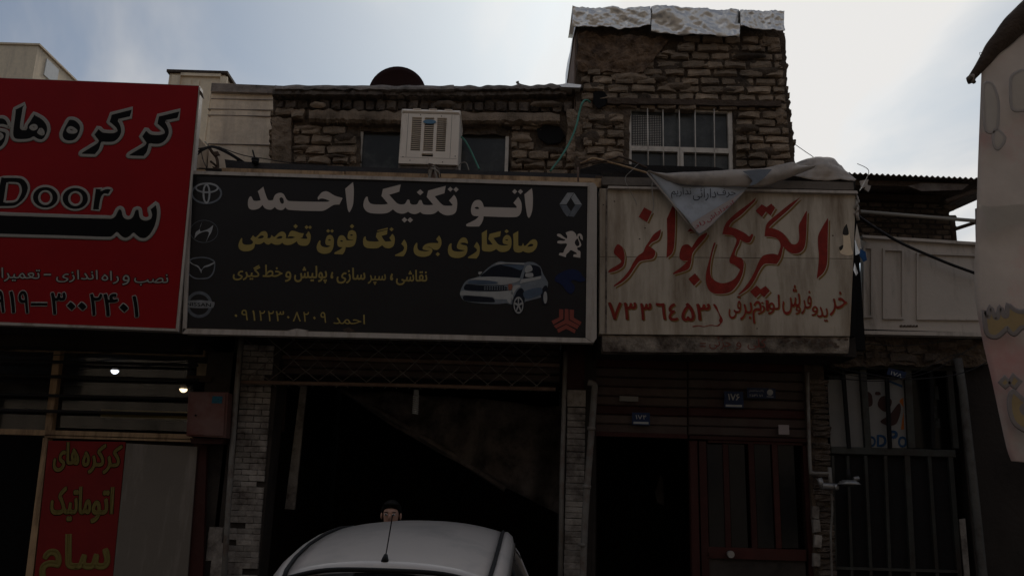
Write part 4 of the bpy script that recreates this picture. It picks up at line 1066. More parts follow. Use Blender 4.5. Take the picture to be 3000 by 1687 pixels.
print_on('lion_emblem', [bary(c, "345,855* 410,830 470,830 520,870 545,930 560,885 600,870 640,910 650,990* 610,960 600,920 580,910 575,955 610,1030 620,1080 590,1110 550,1120 560,1160 605,1190 605,1300* 480,1280* 490,1240 540,1235 530,1210 440,1165 400,1200 355,1245 350,1290* 225,1250* 240,1215 300,1210 320,1160 370,1070 350,1045 270,1050 205,1040 200,1010 250,995 310,1000 340,980 290,960 250,940 195,910 200,880 250,880 300,920 360,960 375,925 360,890", "555,960 515,1000 510,1050 545,1095 580,1085 590,1050 575,1000")], K, M['letterw'], t)
c = (1600, 770, 6.04)
print_on('blue_emblem', [bary(c, "150,310 190,220 330,140 470,110 600,160 640,230 700,300 600,340 490,300 440,330 500,400 500,480 440,550 360,500 290,400 230,360")], K, M['bluelogo'], t)
print_on('red_emblem', [bary(c, "232,818* 305,822* 303,990* 130,1090* 95,1025* 230,965*"), bary(c, "330,815* 395,818* 400,1010* 585,1110* 550,1170* 352,1075* 175,1160* 135,1110* 325,1010*"), bary(c, "415,825* 492,830* 490,970* 625,1045* 600,1105* 415,1000*"), bary(c, "190,1175* 355,1090* 525,1185* 505,1245* 355,1165* 220,1235*")], K, M['redlogo'], t)
# printed car picture
c = (1330, 755, 8.28)
cp = dict(body=mat('car_print_mid', (0.17, 0.185, 0.20), 0.6, 0.15, 14, 0), hi=mat('car_print_light', (0.36, 0.35, 0.33), 0.6, 0.12, 14, 0),
   dk=mat('car_print_dark', (0.008, 0.010, 0.018), 0.6, 0.2, 10, 0), bl=mat('car_print_blue', (0.09, 0.12, 0.165), 0.6, 0.2, 10, 0), og=mat('car_print_orange', (0.25, 0.085, 0.05), 0.6, 0.1, 10, 0))
lay = [
 ('body', [bary(c, "640,430 760,300 900,190 1000,130 1130,88 1280,110 1720,120 1800,100 1940,115 2050,180 2110,240 2160,380 2230,500 2280,600 2270,720 2240,900 2130,900 2110,960 1740,1060 1700,1100 1380,1130 1280,1100 1050,1120 600,1100 250,1040 160,930 145,850 190,720 260,600 350,530 480,495")]),
 ('dk', [bary(c, "640,455 760,345 900,235 1050,180 1300,150 1700,178* 1600,490* 1300,478 900,460"), bary(c, "1670,520* 1760,230 1850,175 2000,190 2100,260 2125,430* 1900,480"), bary(c, "240,920 500,930 930,970 990,1040 980,1080 500,1070 240,1030"), bary(c, "300,640 600,665 1000,680 1200,670* 1290,720 1290,800 900,810 500,800 250,770"), bary(c, "1460,1050 1490,880 1570,760 1650,740 1710,850 1710,1100 1650,1100"), bary(c, "2110,950 2130,780 2200,680 2250,680 2270,760 2230,960")]),
 ('hi', [bary(c, "400,520 640,470 1000,460 1600,500 1560,570 1300,640 1100,650 900,560 500,530"), bary(c, "190,800 500,820 900,825 1390,800 1420,900 1370,1100 1300,1060 1280,1010 1000,1000 930,950 260,905 150,900"), bary(c, "1440,1010 1440,900 1520,760 1620,690 1560,660 1440,690 1400,820 1380,1000"), bary(c, "1730,400 1760,375 1900,370 1925,440 1880,470 1740,460"), bary(c, "1640,520* 2110,450* 2100,510 1700,600 1600,620"), bary(c, "1020,130 1300,118 1700,130 1700,165 1300,145 1020,160"), bary(c, "1740,370* 1720,280 1780,190 1870,190 1900,310"), bary(c, "590,380 600,345 680,340 670,370 620,410")]),
 ('bl', [bary(c, "380,560 600,545 900,560 1080,600 900,640 500,640 340,610"), bary(c, "1700,820 2100,720 2120,880 1760,1000"), bary(c, "1150,170 1690,185 1620,300 1400,230")]),
 ('dk2', [ell(c, 1560, 1120, 145, 250, 24), ell(c, 2205, 960, 75, 190, 20)]),
 ('rim', [ell(c, 1565, 1150, 120, 205, 24), ell(c, 2215, 965, 48, 150, 20)]),
]
for i, (kk, lp) in enumerate(lay):
    mm = {'body': cp['body'], 'dk': cp['dk'], 'hi': cp['hi'], 'bl': cp['bl'], 'dk2': cp['dk'], 'rim': cp['hi']}[kk]
    g = [x if isinstance(x[0], list) else [x] for x in lp]
    print_on('car_picture', g, K - 0.0012 * i, mm, t)
sp = []
for k in range(5):
    a = 2*math.pi*k/5 + 0.3
    for w_ in (0,):
        p1 = [(1565+math.cos(a-0.45)*100, 1150+math.sin(a-0.45)*175), (1565+math.cos(a+0.45)*100, 1150+math.sin(a+0.45)*175), (1565+math.cos(a)*25, 1150+math.sin(a)*45)]
        sp.append([[Vector((c[0]+x/c[2], c[1]+y/c[2])) for x, y in p1]])
print_on('car_picture', sp, K - 0.0012 * 7, cp['dk'], t)
print_on('car_picture', [bary(c, "1320,650 1400,640 1420,690 1390,770 1330,780")], K - 0.0012 * 7, cp['og'], t)
gr = [[[Vector((c[0]+x/c[2], c[1]+y/c[2])) for x, y in ((x0, y0), (x0+32, y0), (x0+22, y0+30), (x0-10, y0+30))]] for x0 in range(740, 1290, 60) for y0 in (695, 745)]
print_on('car_picture', gr, K - 0.0012 * 7, cp['body'], t)
# torn print at the lower edge
MB().prism([(842, 968), (870, 962), (905, 968), (880, 973)], K - 0.004, 0.004).build('torn_vinyl', M['whitef'], t)
MB().prism([(1003, 966), (1020, 958), (1040, 968), (1022, 976)], K - 0.004, 0.004).build('torn_vinyl', M['wood'], t)

# ---- red signboard
YR = 8.30
t = thing('red_signboard', 'large red signboard with black grey-edged lettering and phone number at upper left', 'signboard', tuple(P(-50, 960, YR)))
MB().prism([(-750, 198), (584, 251), (521, 970), (-800, 918)], YR + 0.008, 0.12).build('box', M['whitef'], t)
MB().prism([(-745, 200), (582, 252), (514, 962), (-795, 912)], YR, 0.007).build('panel', M['redvinyl'], t)
for q in ([(-800, 913), (516, 963), (521, 970), (-800, 922)], [(515, 960), (584, 256), (587, 256), (522, 972)]):
    MB().prism(q, YR - 0.014, 0.02).build('frame', M['whitef'], t)
MB().prism([(584, 262), (592, 272), (596, 288), (590, 284), (584, 272)], YR - 0.02, 0.03).build('torn_corner', M['wood'], t)
K = YR - 0.005
G_ = (0, 290, 7.247); H_ = (220, 290, 7.244); O_ = (0, 500, 5.152)
r1 = [bary(H_, "2225,245* 1765,355* 1720,540* 1850,660 1880,720* 1780,745 1650,740 1580,710 1510,632* 1395,800* 1490,945* 1440,990 1140,1170 1125,1215 1160,1232 1465,1240* 1550,1130 1590,970* 1700,985 1830,970 1940,890 2010,760 2015,660 1980,560 1935,480* 2185,430*"),
  bary(H_, "1215,205* 765,320* 705,500* 840,620 875,680* 800,705 660,700 580,680 498,598* 383,765* 480,900* 430,945 130,1130 115,1175 150,1195 430,1202* 530,1080 575,935* 700,945 830,930 930,860 1000,740 1005,630 970,520 925,455* 1180,395*"),
  bary(G_, "1460,430 1400,520 1320,680 1300,780 1340,870 1420,910 1530,910 1620,870 1690,770 1730,640 1715,550 1650,470 1560,425", "1480,610 1440,660 1470,705 1560,715 1620,690 1570,640 1520,615"),
  bary(G_, "530,105* 310,215* 290,400 258,640 255,780 300,860 400,885 560,880 650,860 710,825* 780,870 850,890 920,875 980,810 1025,700 1030,620 1000,520 900,410 720,310* 600,500 560,560 555,640* 480,640* 455,610 470,450", "700,565 650,600 680,640 740,645 775,610 750,570", "860,635* 815,715* 880,750 915,750 915,700 890,660"),
  bary(G_, "190,610* 185,520 130,430 50,392 -60,420 -130,500 -180,600 -150,650 -40,665 60,675 130,700 150,780 120,900 50,1010 -60,1080 -200,1110 -340,1060 -430,920 -420,760 -380,640* -350,780 -300,880 -180,920 -60,900 20,860 -120,820 -230,740 -260,600 -180,450 -60,380")]
r1[-1] = bary(G_, "190,610* 185,520 130,430 50,392 -60,410 -150,500 -200,620 -150,700 0,740 50,800 -20,870 -180,900 -300,870 -350,760 -330,600* -400,700 -420,880 -330,1030 -150,1090 20,1040 110,930 150,800 150,720 90,680 0,665 -70,640 -60,580 60,565")
r2 = [bary(O_, "10,100* -85,550* 150,550 250,530 370,430 430,300 420,200 350,120 250,100", "110,185* 65,475* 200,470 260,440 310,340 315,270 290,210 240,190"),
  [ell(O_, 685, 405, 200, 168), ell(O_, 685, 408, 95, 99)], [ell(O_, 1137, 422, 205, 172), ell(O_, 1139, 424, 96, 100)],
  bary(O_, "1435,270* 1390,592* 1500,600* 1530,430 1570,362 1640,370* 1690,285* 1640,268 1570,278 1528,308* 1530,272*"),
  bary(O_, "-900,625* 1000,690 1680,708* 1725,680 1770,590 1810,565 1850,590 1880,690 1940,718 1990,690 2030,590 2070,572 2110,590 2130,700 2190,735 2255,720 2275,670 2250,580* 2365,485* 2390,600 2385,720 2350,850 2280,970 2200,1035 2120,1035 2060,1000 2015,955* 1960,1010 1890,1035 1820,1005 1765,945* 1690,1010 1600,1020 1000,1000 -900,950*")]
print_on('black_lettering', r1 + r2, K, M['letterk'], t)
outline_on('letter_outline', [l for g in r1 for l in g] , K + 0.001, 7.0, M['letterg'], t)
outline_on('letter_outline', [l for g in r2[:4] for l in g] , K + 0.001, 4.6, M['letterg'], t)
outline_on('letter_outline', r2[4], K + 0.001, 7.0, M['letterg'], t)
def q4(c, x0, y0, x1, y1, s=0.0):
    return ((c[0]+x0/c[2], c[1]+y0/c[2]), (c[0]+x1/c[2], c[1]+y0/c[2]+s), (c[0]+x1/c[2], c[1]+y1/c[2]+s), (c[0]+x0/c[2], c[1]+y1/c[2]))
Q_ = (0, 760, 4.954)
text_on('phone_number', [(ch, q4(Q_, *r_)) for ch, *r_ in (('۱',1925,530,2005,835),('۰',1735,640,1860,765),('۴',1505,500,1710,820),('۲',1310,500,1480,810),('۰',1130,620,1255,740),('۰',970,615,1095,738),('۳',740,480,950,795),('-',448,632,685,668),('۹',272,460,412,780),('۱',140,462,215,775),('۹',-90,450,65,770),('۰',-240,600,-115,720))],
    K, M['letterk'], t, bold=0.02, outline=(3.6, M['letterg']))
text_on('small_lettering', [('نصب', q4(Q_, 1950, 215, 2440, 375, 1)), ('و', q4(Q_, 1775, 225, 1880, 372)), ('راه', q4(Q_, 1475, 165, 1725, 350, 1)), ('اندازی', q4(Q_, 815, 150, 1418, 330, 1)), ('-', q4(Q_, 635, 208, 740, 232)), ('تعمیرات', q4(Q_, -230, 110, 580, 310, 4))],
    K, M['letterg'], t, bold=0.012, outline=(2.6, M['letterk']))

# ---- white hand painted signboard
YW = 8.5
t = thing('white_signboard', 'aged white hand-painted signboard with big red Persian calligraphy', 'signboard', tuple(P(2130, 1030, YW)))
MB().prism([(1757, 552), (2507, 570), (2500, 757), (1757, 751)], YW, 0.14).build('upper_panel', M['signwhite'], t)
MB().prism([(1757, 752.5), (2500, 758.5), (2490, 984), (1756, 978)], YW, 0.14).build('lower_panel', M['signwhite'], t)
MB().prism([(1775, 553), (1780, 553), (1778, 976), (1772, 976)], YW - 0.008, 0.02).build('edge_strip', M['lipwhite'], t)
b = rough_wall(quadfn((1764, 982), (2488, 987), (2486, 1034), (1766, 1030), YW + 0.03), 90, 8, 0.008, 9, 5, 0.15); b.build('lower_lip', M['lipwhite'], t)
MB().prism([(1764, 518), (2500, 534), (2502, 556), (1766, 541)], YW + 0.02, 0.2).build('header_board', mat('faded_brown_board', (0.20, 0.165, 0.135), 0.8, 0.2, 5, 0.2, dirt=(0.10, 0.08, 0.065), dirt_amt=0.5, dirt_scale=2), t)
MB().prism([(1762, 503), (2506, 520), (2506, 560), (1762, 545)], YW + 0.26, 0.9).build('canopy_top', M['tin'], t)
MB().prism([(1782, 545), (2512, 559), (2514, 567), (1782, 551)], YW - 0.05, 0.09).build('ledge_strip', M['gatew'], t)
MB().prism([(2509, 566), (2514, 566), (2506, 985), (2492, 985)], YW + 0.06, 0.1).build('side_gap_shade', M['black'], t)  # solid black strip, the shade of the gap put in as colour
K = YW - 0.004
I_ = (1760, 560, 4.829); J_ = (2060, 560, 4.527)
wl = [bary(I_, "240,748* 205,790 185,870 230,920 290,985 270,1020 200,1065 125,1110 105,1145 160,1145 250,1110 320,1050 340,950 335,880 310,800 270,760"),
  bary(I_, "615,230* 535,365* 655,438* 725,290*"),
  bary(I_, "850,540* 750,610 690,700 630,790 600,860 520,920 460,1010 400,1120 300,1240 190,1330 185,1355* 300,1290 400,1200 495,1060 560,990 720,960 765,910 765,840 680,775* 720,730 810,680 845,600"),
  bary(I_, "1020,200* 935,390* 940,700 930,945* 1000,890 1035,800 1050,600 1055,300 1045,200*"),
  bary(I_, "1205,752 1250,760 1285,800* 1340,715 1400,640 1500,585* 1505,610 1460,680 1330,830 1292,900 1280,1000 1235,1105 1030,1175 1022,1160 1150,1065 1232,985* 1170,985 1120,955 1115,880 1150,780"),
  bary(I_, "1225,575* 1265,525* 1385,625* 1300,570"),
  bary(I_, "1335,1160* 1240,1240* 1320,1340* 1405,1255*"),
  bary(J_, "700,85* 600,170 450,280 330,390 285,460 255,570* 340,580 400,595 442,640 430,700 380,830 350,900 356,950 420,980 490,1040* 450,1120 390,1180 300,1215 220,1215 130,1165 95,1090 100,950 130,800 165,690 150,680 125,740 85,900 45,1050 35,1180 65,1290 130,1350 250,1362 370,1330 460,1230 520,1100 540,960 510,890 425,855 435,780 475,700 490,645* 560,680 610,682 645,640 665,575 640,568* 610,600 560,560 440,500 340,472* 380,410 500,320 600,220 680,140"),
  bary(J_, "1290,80* 1150,170 1000,290 870,400 830,470 815,600* 900,605 980,632 1018,680 1025,740 990,845* 930,830 860,835 790,860 740,930 690,1050 620,1180 530,1300 465,1365 480,1372 600,1290 680,1180 740,1060 800,975 860,960 975,970* 1030,880 1062,735* 1130,800 1200,830 1290,810 1345,740 1365,600 1372,450 1378,265* 1365,270 1310,370 1270,460 1275,600 1262,670 1220,705 1160,690 1110,620 1050,550 950,500 870,485* 960,400 1120,260 1230,150"),
  bary(J_, "1655,355* 1590,460 1530,580 1522,700 1535,880 1508,1160* 1600,1075 1645,950 1652,700 1658,400"),
  bary(J_, "775,175* 695,260* 780,345* 832,275* 895,325* 955,225* 905,165* 842,212*"),
  bary(J_, "710,1250* 620,1330* 700,1415* 755,1360* 810,1405* 885,1325* 830,1255* 762,1300*")]
print_on('ochre_shadow', wl, K + 0.002, M['ochre'], t, shift=(6.0, 5.5))
print_on('pale_highlight', wl, K + 0.001, M['signwhite'], t, shift=(1.6, 1.8))
print_on('red_calligraphy', wl, K, M['redbrush'], t)
K_ = (1760, 850, 6.779)
dg = [('۷',150,240,410,578),('۳',462,245,702,578),('۳',787,258,1000,585),('٦',1095,255,1290,580),('٤',1355,262,1530,600),('۵',1612,255,1860,605),('۳',1900,270,2165,590)]
text_on('phone_number_shadow', [(ch, q4(K_, *r_)) for ch, *r_ in dg], K + 0.001, M['ochre'], t, bold=0.03, shift=(3, 3))
text_on('phone_number', [(ch, q4(K_, *r_)) for ch, *r_ in dg], K, M['redbrush'], t, bold=0.03)
print_on('flourish', [[L2(K_, "2230,280* 2260,270 2310,330 2350,440 2420,570 2420,620 2380,665 2350,600 2365,540 2330,440 2260,340")], [L2(K_, "1810,712* 1950,695 2050,715 2180,685 2300,700 2360,660 2385,668 2330,715 2180,700 2050,730 1950,710 1840,730")]], K, M['redbrush'], t)
Lc = (2100, 820, 6.3)
sml = [('خر', q4(Lc, 2085, 210, 2400, 660)), ('ید', q4(Lc, 1850, 490, 2045, 765)), ('و', q4(Lc, 1750, 480, 1862, 660)), ('فر', q4(Lc, 1560, 195, 1745, 632)), ('و', q4(Lc, 1452, 480, 1545, 632)), ('ش', q4(Lc, 1210, 90, 1535, 640)),
   ('لو', q4(Lc, 945, 268, 1160, 632)), ('ا', q4(Lc, 900, 370, 962, 570)), ('ز', q4(Lc, 755, 405, 890, 630)), ('م', q4(Lc, 660, 385, 820, 805)), ('بر', q4(Lc, 432, 405, 650, 740)), ('قی', q4(Lc, 220, 290, 445, 712))]
text_on('small_lettering_shadow', sml, K + 0.001, M['ochre'], t, bold=0.0, shift=(2.5, 2.5))
text_on('small_lettering', sml, K, M['redbrush'], t, bold=0.003)
text_on('faded_lettering', [('کلی', ((2190, 990), (2245, 992), (2245, 1026), (2190, 1024))), ('و', ((2156, 1002), (2172, 1002), (2172, 1024), (2156, 1024))), ('جزئی', ((2078, 984), (2142, 987), (2142, 1026), (2078, 1022))), ('=', ((2050, 1004), (2068, 1004), (2068, 1016), (2050, 1016)))], YW - 0.004 , M['fadedred'], t, bold=0.004)
# peeled flake and holes
print_on('peeled_patch', [[L2(J_, "1905,430* 1940,560 1970,760 1985,840 1890,850 1820,820 1800,745* 1855,710 1855,560 1870,470")]], K, M['stone'], t)
print_on('peeled_patch', [[L2(J_, "1905,432* 1932,570 1855,575 1868,480")], [L2(J_, "1800,745* 1856,712 1850,760 1815,790")]], K - 0.001, M['greengate'], t)
b = MB()
for i in range(30):
    x_ = random.uniform(2280, 2480); y_ = 990 + 0.003*(x_-1764) + abs(random.gauss(0, 12)); s_ = random.uniform(2, 7)
    b.prism([(x_ - s_*1.6, y_), (x_ - s_*0.4, y_ - s_*0.7), (x_ + s_*1.3, y_ - s_*0.3), (x_ + s_, y_ + s_*0.6), (x_ - s_*0.5, y_ + s_*0.8)], YW - 0.006 - i*0.0003, 0.003)
b.build('missing_paint', M['wood'], t, kind='stuff')
for (x_, y_) in ((1768, 600), (1890, 668), (2162, 870), (2172, 856), (2218, 962), (1874, 700), (2345, 746), (1800, 590), (2440, 690)):
    MB().prism([(x_-2, y_-1.5), (x_+2, y_-1.5), (x_+2, y_+1.5), (x_-2, y_+1.5)], YW - 0.003, 0.002).build('nail', M['wood'], t)
# hooked wire
tag(cable([(1870, 480, 8.5), (1850, 500, 8.42), (1832, 520, 8.42), (1838, 545, 8.42), (1860, 585, 8.46), (1866, 600, 8.46)], 8.45, 0.003).build('wire', M['letterg']), 'fine looped wire at the upper left of the white signboard', 'wire')
tag(cable([(1918, 520, 8.40), (1910, 545, 8.40), (1915, 600, 8.44), (1910, 628, 8.46)], 8.45, 0.005).build('string', M['letterg']), 'pale string hanging from the folded banner corner to the red square dot', 'string')

# ---- folded banner draped over the white signboard
t = thing('draped_banner', 'pale banner draped over the white signboard with a triangular corner hanging down', 'banner', tuple(P(2050, 690, 8.35)))
def cloth(name, m, outline, Y, seed, amp=0.03, parent=t, n=30, th=0.004):
    """outline = (top edge points, bottom edge points), each (x,y,Y)"""
    top, bot = outline
    def samp(l, u):
        cpts = curvept([Vector(p) for p in l], 8); f_ = u * (len(cpts) - 1); i = min(int(f_), len(cpts) - 2); return cpts[i].lerp(cpts[i+1], f_ - i)
    b = MB(); vs = []; ny = 12
    for j in range(ny + 1):
        for i in range(n + 1):
            u, v = i / n, j / ny
            p = samp(top, u).lerp(samp(bot, u), v)
            q = P(p.x, p.y, p.z)
            h = noise.fractal(q * 2.6 + Vector((seed, 0, 0)), 0.8, 2.1, 4) * amp
            belly = math.sin(v * math.pi) * 0.05
            q.y -= h + belly; vs.append(q)
    fs = [(j*(n+1)+i, j*(n+1)+i+1, (j+1)*(n+1)+i+1, (j+1)*(n+1)+i) for j in range(ny) for i in range(n)]
    o = b.add(vs, fs, True).build(name, m, parent)
    o.modifiers.new('s', 'SOLIDIFY').thickness = th
    return o
cloth('folded_edge', M['bannerback'], ([(1896, 505, 8.40), (1960, 507, 8.36), (2080, 501, 8.36), (2230, 492, 8.36), (2318, 475, 8.36), (2338, 485, 8.38), (2388, 486, 8.45)],
                                       [(1896, 508, 8.38), (1985, 538, 8.34), (2080, 545, 8.34), (2190, 549, 8.34), (2240, 545, 8.36), (2330, 515, 8.38), (2388, 490, 8.45)]), 8.36, 3, 0.035, n=60)
print_on('blue_print', [[Vector(p) for p in ((2175, 502), (2222, 496), (2262, 496), (2240, 520), (2215, 540), (2195, 545), (2205, 530), (2190, 512))]], 8.262, mat('faded_blue_print', (0.20, 0.22, 0.245), 0.7, 0.15, 9, 0.1), t)
o = cloth('rear_fold', M['bannerback'], ([(2296, 494, 8.62), (2345, 473, 8.7), (2425, 460, 8.8), (2462, 480, 8.8), (2506, 527, 8.7)], [(2300, 505, 8.55), (2345, 520, 8.52), (2400, 523, 8.52), (2450, 526, 8.52), (2503, 531, 8.52)]), 8.6, 8, 0.07, n=40)
# hanging triangle
tri = (Vector((1900, 508)), Vector((2048, 691)), Vector((2192, 548)))
b = MB(); n = 22; vs = []; idx = {}
for i in range(n + 1):
    for j in range(n + 1 - i):
        u, v = i / n, j / n
        p = tri[0]*(1-u-v) + tri[1]*u + tri[2]*v
        bow = u * v * 4
        Yp = 8.38 - 0.02 * u
        q = P(p.x + bow*4, p.y + bow*2, Yp); q.y -= noise.fractal(q*2.5, 0.8, 2, 3) * 0.03 + 0.01
        idx[(i, j)] = len(vs); vs.append(q)
fs = []
for i in range(n):
    for j in range(n - i):
        fs.append((idx[(i, j)], idx[(i+1, j)], idx[(i, j+1)]))
        if j < n - i - 1: fs.append((idx[(i+1, j)], idx[(i+1, j+1)], idx[(i, j+1)]))
o = b.add(vs, fs, True).build('hanging_corner', M['bannerfab'], t); o.modifiers.new('s', 'SOLIDIFY').thickness = 0.004
MB().ptube([(1896, 506), (1950, 572), (2000, 634), (2048, 692)], 8.37, 0.011).build('hem_rod', M['bannerback'], t)
KB = 8.333
print_on('pale_band', [[Vector(p) for p in ((2022, 655), (2172, 565), (2182, 560), (2070, 672), (2048, 684))]], KB + 0.001, mat('pinkish_white_print', (0.42, 0.35, 0.32), 0.7, 0.08, 6, 0.05), t)
text_on('red_lettering', [('داداش', ((2066, 640), (2120, 604), (2128, 618), (2075, 654))), ('زاد', ((2032, 660), (2062, 642), (2068, 656), (2038, 674))), ('اده', ((2122, 604), (2146, 586), (2150, 596), (2128, 612)))], KB, mat('pink_red_print', (0.34, 0.06, 0.075), 0.7, 0.1, 6, 0.05), t, bold=0.01)
text_on('grey_lettering', [('حرف', ((2100, 552), (2156, 552), (2156, 580), (2100, 578))), ('داراثی'.replace('ث', 'ئ'), ((2030, 552), (2098, 551), (2098, 588), (2030, 588))), ('نداریم', ((1966, 550), (2024, 549), (2026, 582), (1966, 582)))], KB, mat('dark_grey_print', (0.035, 0.033, 0.035), 0.7, 0.1, 6, 0.05), t, bold=0.0)
# loose sticks and tin on the canopy left of the banner
t = thing('loose_sticks', 'bundle of thin poles and torn tin lying on the canopy under the barred window', 'sticks', tuple(P(1800, 500, 8.9)))
for q in ([(1728, 466), (1760, 468), (1900, 508)], [(1735, 480), (1800, 464), (1824, 461), (1896, 492)], [(1700, 482), (1760, 472), (1830, 480)], [(1730, 466), (1700, 480)]):
    cable([(x_, y_, 8.7) for x_, y_ in q], 8.7, 0.012).build('pole', random.choice([M['wood'], M['tanpaint']]), t)
MB().prism([(1700, 496), (1760, 478), (1900, 484), (2100, 490), (2140, 500), (2140, 512), (1700, 510)], 9.0, 0.1).build('torn_tin', M['tin'], t)
MB().prism([(1745, 515), (1766, 516), (1766, 556), (1750, 553)], 8.7, 0.15).build('post_end', M['wood'], t)
# ================================================================== right hand shop below the white signboard
Rr = thing('electric_shop', 'dark shop front with dull red glazed door and slatted shutter box under the white signboard', 'shop', at0(2060, 9.2))
zr = P(2100, 1045, 8.9).z
MB().box((wx(1736), 8.66, zr), (wx(2470), 15, zr + 1.0)).build('canopy', M['darkwall'], Rr)
MB().box((wx(1735.5), YG, 0), (wx(1745), YG + 0.3, zr - 0.01)).build('pier', M['darkwall'], Rr)
# shutter slats
y = 1052; k = 0
while y < 1272:
    for (a, c_) in ((1742, 2014), (2017, 2372)):
        yy = y + (8 if a > 2000 else 0)
        if yy < 1270: MB().wbox(a, yy, c_, yy + 26, YG + 0.06 + 0.004 * (k % 2), 0.05, 0.012).build('shutter_slat', M['shutter'] if (k * 7) % 5 else M['rustred'], Rr)
    y += 27.5; k += 1
MB().wbox(1740, 1268, 2014, 1280, YG + 0.03, 0.1).build('door_header', M['rustred'], Rr)
MB().wbox(2020, 1280, 2374, 1290, YG + 0.03, 0.1).build('door_header', M['rustred'], Rr)
MB().wbox(1738, 1040, 2378, 1052, YG, 0.2).build('lintel', M['darkwall'], Rr)
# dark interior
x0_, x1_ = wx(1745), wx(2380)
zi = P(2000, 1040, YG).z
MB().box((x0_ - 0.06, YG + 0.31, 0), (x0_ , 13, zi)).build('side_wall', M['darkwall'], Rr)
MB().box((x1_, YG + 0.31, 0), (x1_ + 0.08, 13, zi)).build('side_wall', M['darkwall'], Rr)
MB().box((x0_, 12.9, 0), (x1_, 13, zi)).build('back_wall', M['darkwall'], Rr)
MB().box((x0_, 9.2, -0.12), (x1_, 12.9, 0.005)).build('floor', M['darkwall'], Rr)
# glimpses in the open doorway
MB().prism([(1920, 1440), (1935, 1390), (1942, 1400), (1946, 1480), (1925, 1470)], 10.2, 0.05).build('hanging_cloth', M['dustcloth'], Rr)
# red glazed door
MB().wbox(2024, 1290, 2048, 1700, YG + 0.02, 0.09, 0.01).build('door_post', M['rustred'], Rr)
dr = MB()
for r_ in ((2052, 1292, 2074, 1700), (2362, 1300, 2380, 1700), (2074, 1292, 2362, 1300)): dr.wbox(*r_, YG + 0.05, 0.05)
door = dr.build('door', M['rustred'], Rr)
MB().wbox(2074, 1605, 2362, 1638, YG + 0.045, 0.05).build('lock_rail', M['rustred'], door)
for x_ in (2122, 2198, 2268): MB().wbox(x_, 1300, x_ + 16, 1605, YG + 0.055, 0.04).build('glazing_bar', M['rustred'], door)
for x_ in (2074, 2138, 2214, 2284): MB().wbox(x_ + 1, 1301, min(x_ + 48, 2268 if x_ < 2284 else 2361) , 1604, YG + 0.075, 0.008).build('pane', M['darkglass'], door)
MB().wbox(2074, 1638, 2362, 1760, YG + 0.07, 0.02).build('lower_panel', M['darkwall'], door)
c0 = P(2138, 1622, YG + 0.04); MB().tube([c0, c0 - Vector((0, 0.02, 0)), c0 - Vector((0, 0.055, 0))], 0.036, seg=18).build('knob', M['gal'], door)
c0 = P(2079, 1622, YG + 0.04); MB().tube([c0, c0 - Vector((0, 0.02, 0))], 0.016, seg=12).build('bolt', M['rustred'], door)

def plate(name, x0, y0, x1, y1, Y, txt, label, m=M['blueplate'], strip=True):
    t = thing(name, label, 'number plate', tuple(P((x0+x1)/2, y1, Y)))
    MB().wbox(x0, y0, x1, y1, Y, 0.01).build('plate', m, t)
    if strip: MB().wbox(x0 + 4, y1 - 9, x1 - 4, y1 - 3, Y - 0.003, 0.002).build('white_strip', M['platewhite'], t)
    if txt:
        w_ = (x1 - x0)
        text_on('numerals', [(txt, ((x0 + w_*0.2, y0 + 7), (x1 - w_*0.2, y0 + 8), (x1 - w_*0.2, y0 + (y1-y0)*0.55), (x0 + w_*0.2, y0 + (y1-y0)*0.52)))], Y - 0.003, M['platewhite'], t, bold=0.02)
    return t
plate('number_plate', 1852, 1208, 1904, 1244, YG - 0.01, '۱۷۴', 'blue house number plate reading 174 in Persian numerals, above the open doorway')
plate('number_plate', 2122, 1146, 2178, 1194, YG - 0.01, '۱۷۶', 'blue house number plate reading 176 in Persian numerals, above the red door')
t = thing('blue_notice_plate', 'wide pale-lettered blue notice plate with a round emblem beside the 176 plate', 'sign', tuple(P(2230, 1168, YG)))
MB().wbox(2189, 1136, 2272, 1166, YG - 0.01, 0.01).build('plate', M['blueplate'], t)
text_on('small_lettering', [('پلاک ساختمان', ((2194, 1140), (2238, 1141), (2238, 1149), (2194, 1148))), ('۲۵۳۱ ۷۶', ((2196, 1154), (2236, 1155), (2236, 1162), (2196, 1161)))], YG - 0.013, M['platewhite'], t, bold=0.01)
print_on('round_emblem', [[ell((0, 0, 1), 2256, 1149, 9, 9, 20)], [[Vector(p) for p in ((2246, 1160), (2266, 1161), (2266, 1163), (2246, 1162))]]], YG - 0.013, M['platewhite'], t)
tag(MB().wbox(1815, 1160, 1870, 1175, YG - 0.01, 0.006).build('label', M['paper']), 'blank pale strip label on the shutter above the open doorway', 'label')
tag(MB().wbox(2281, 1244, 2312, 1272, YG - 0.01, 0.006).build('label', mat('pinkish_paper', (0.36, 0.30, 0.29), 0.8, 0.05, 6, 0)), 'small square pinkish paper stuck at the upper right of the red door', 'label')

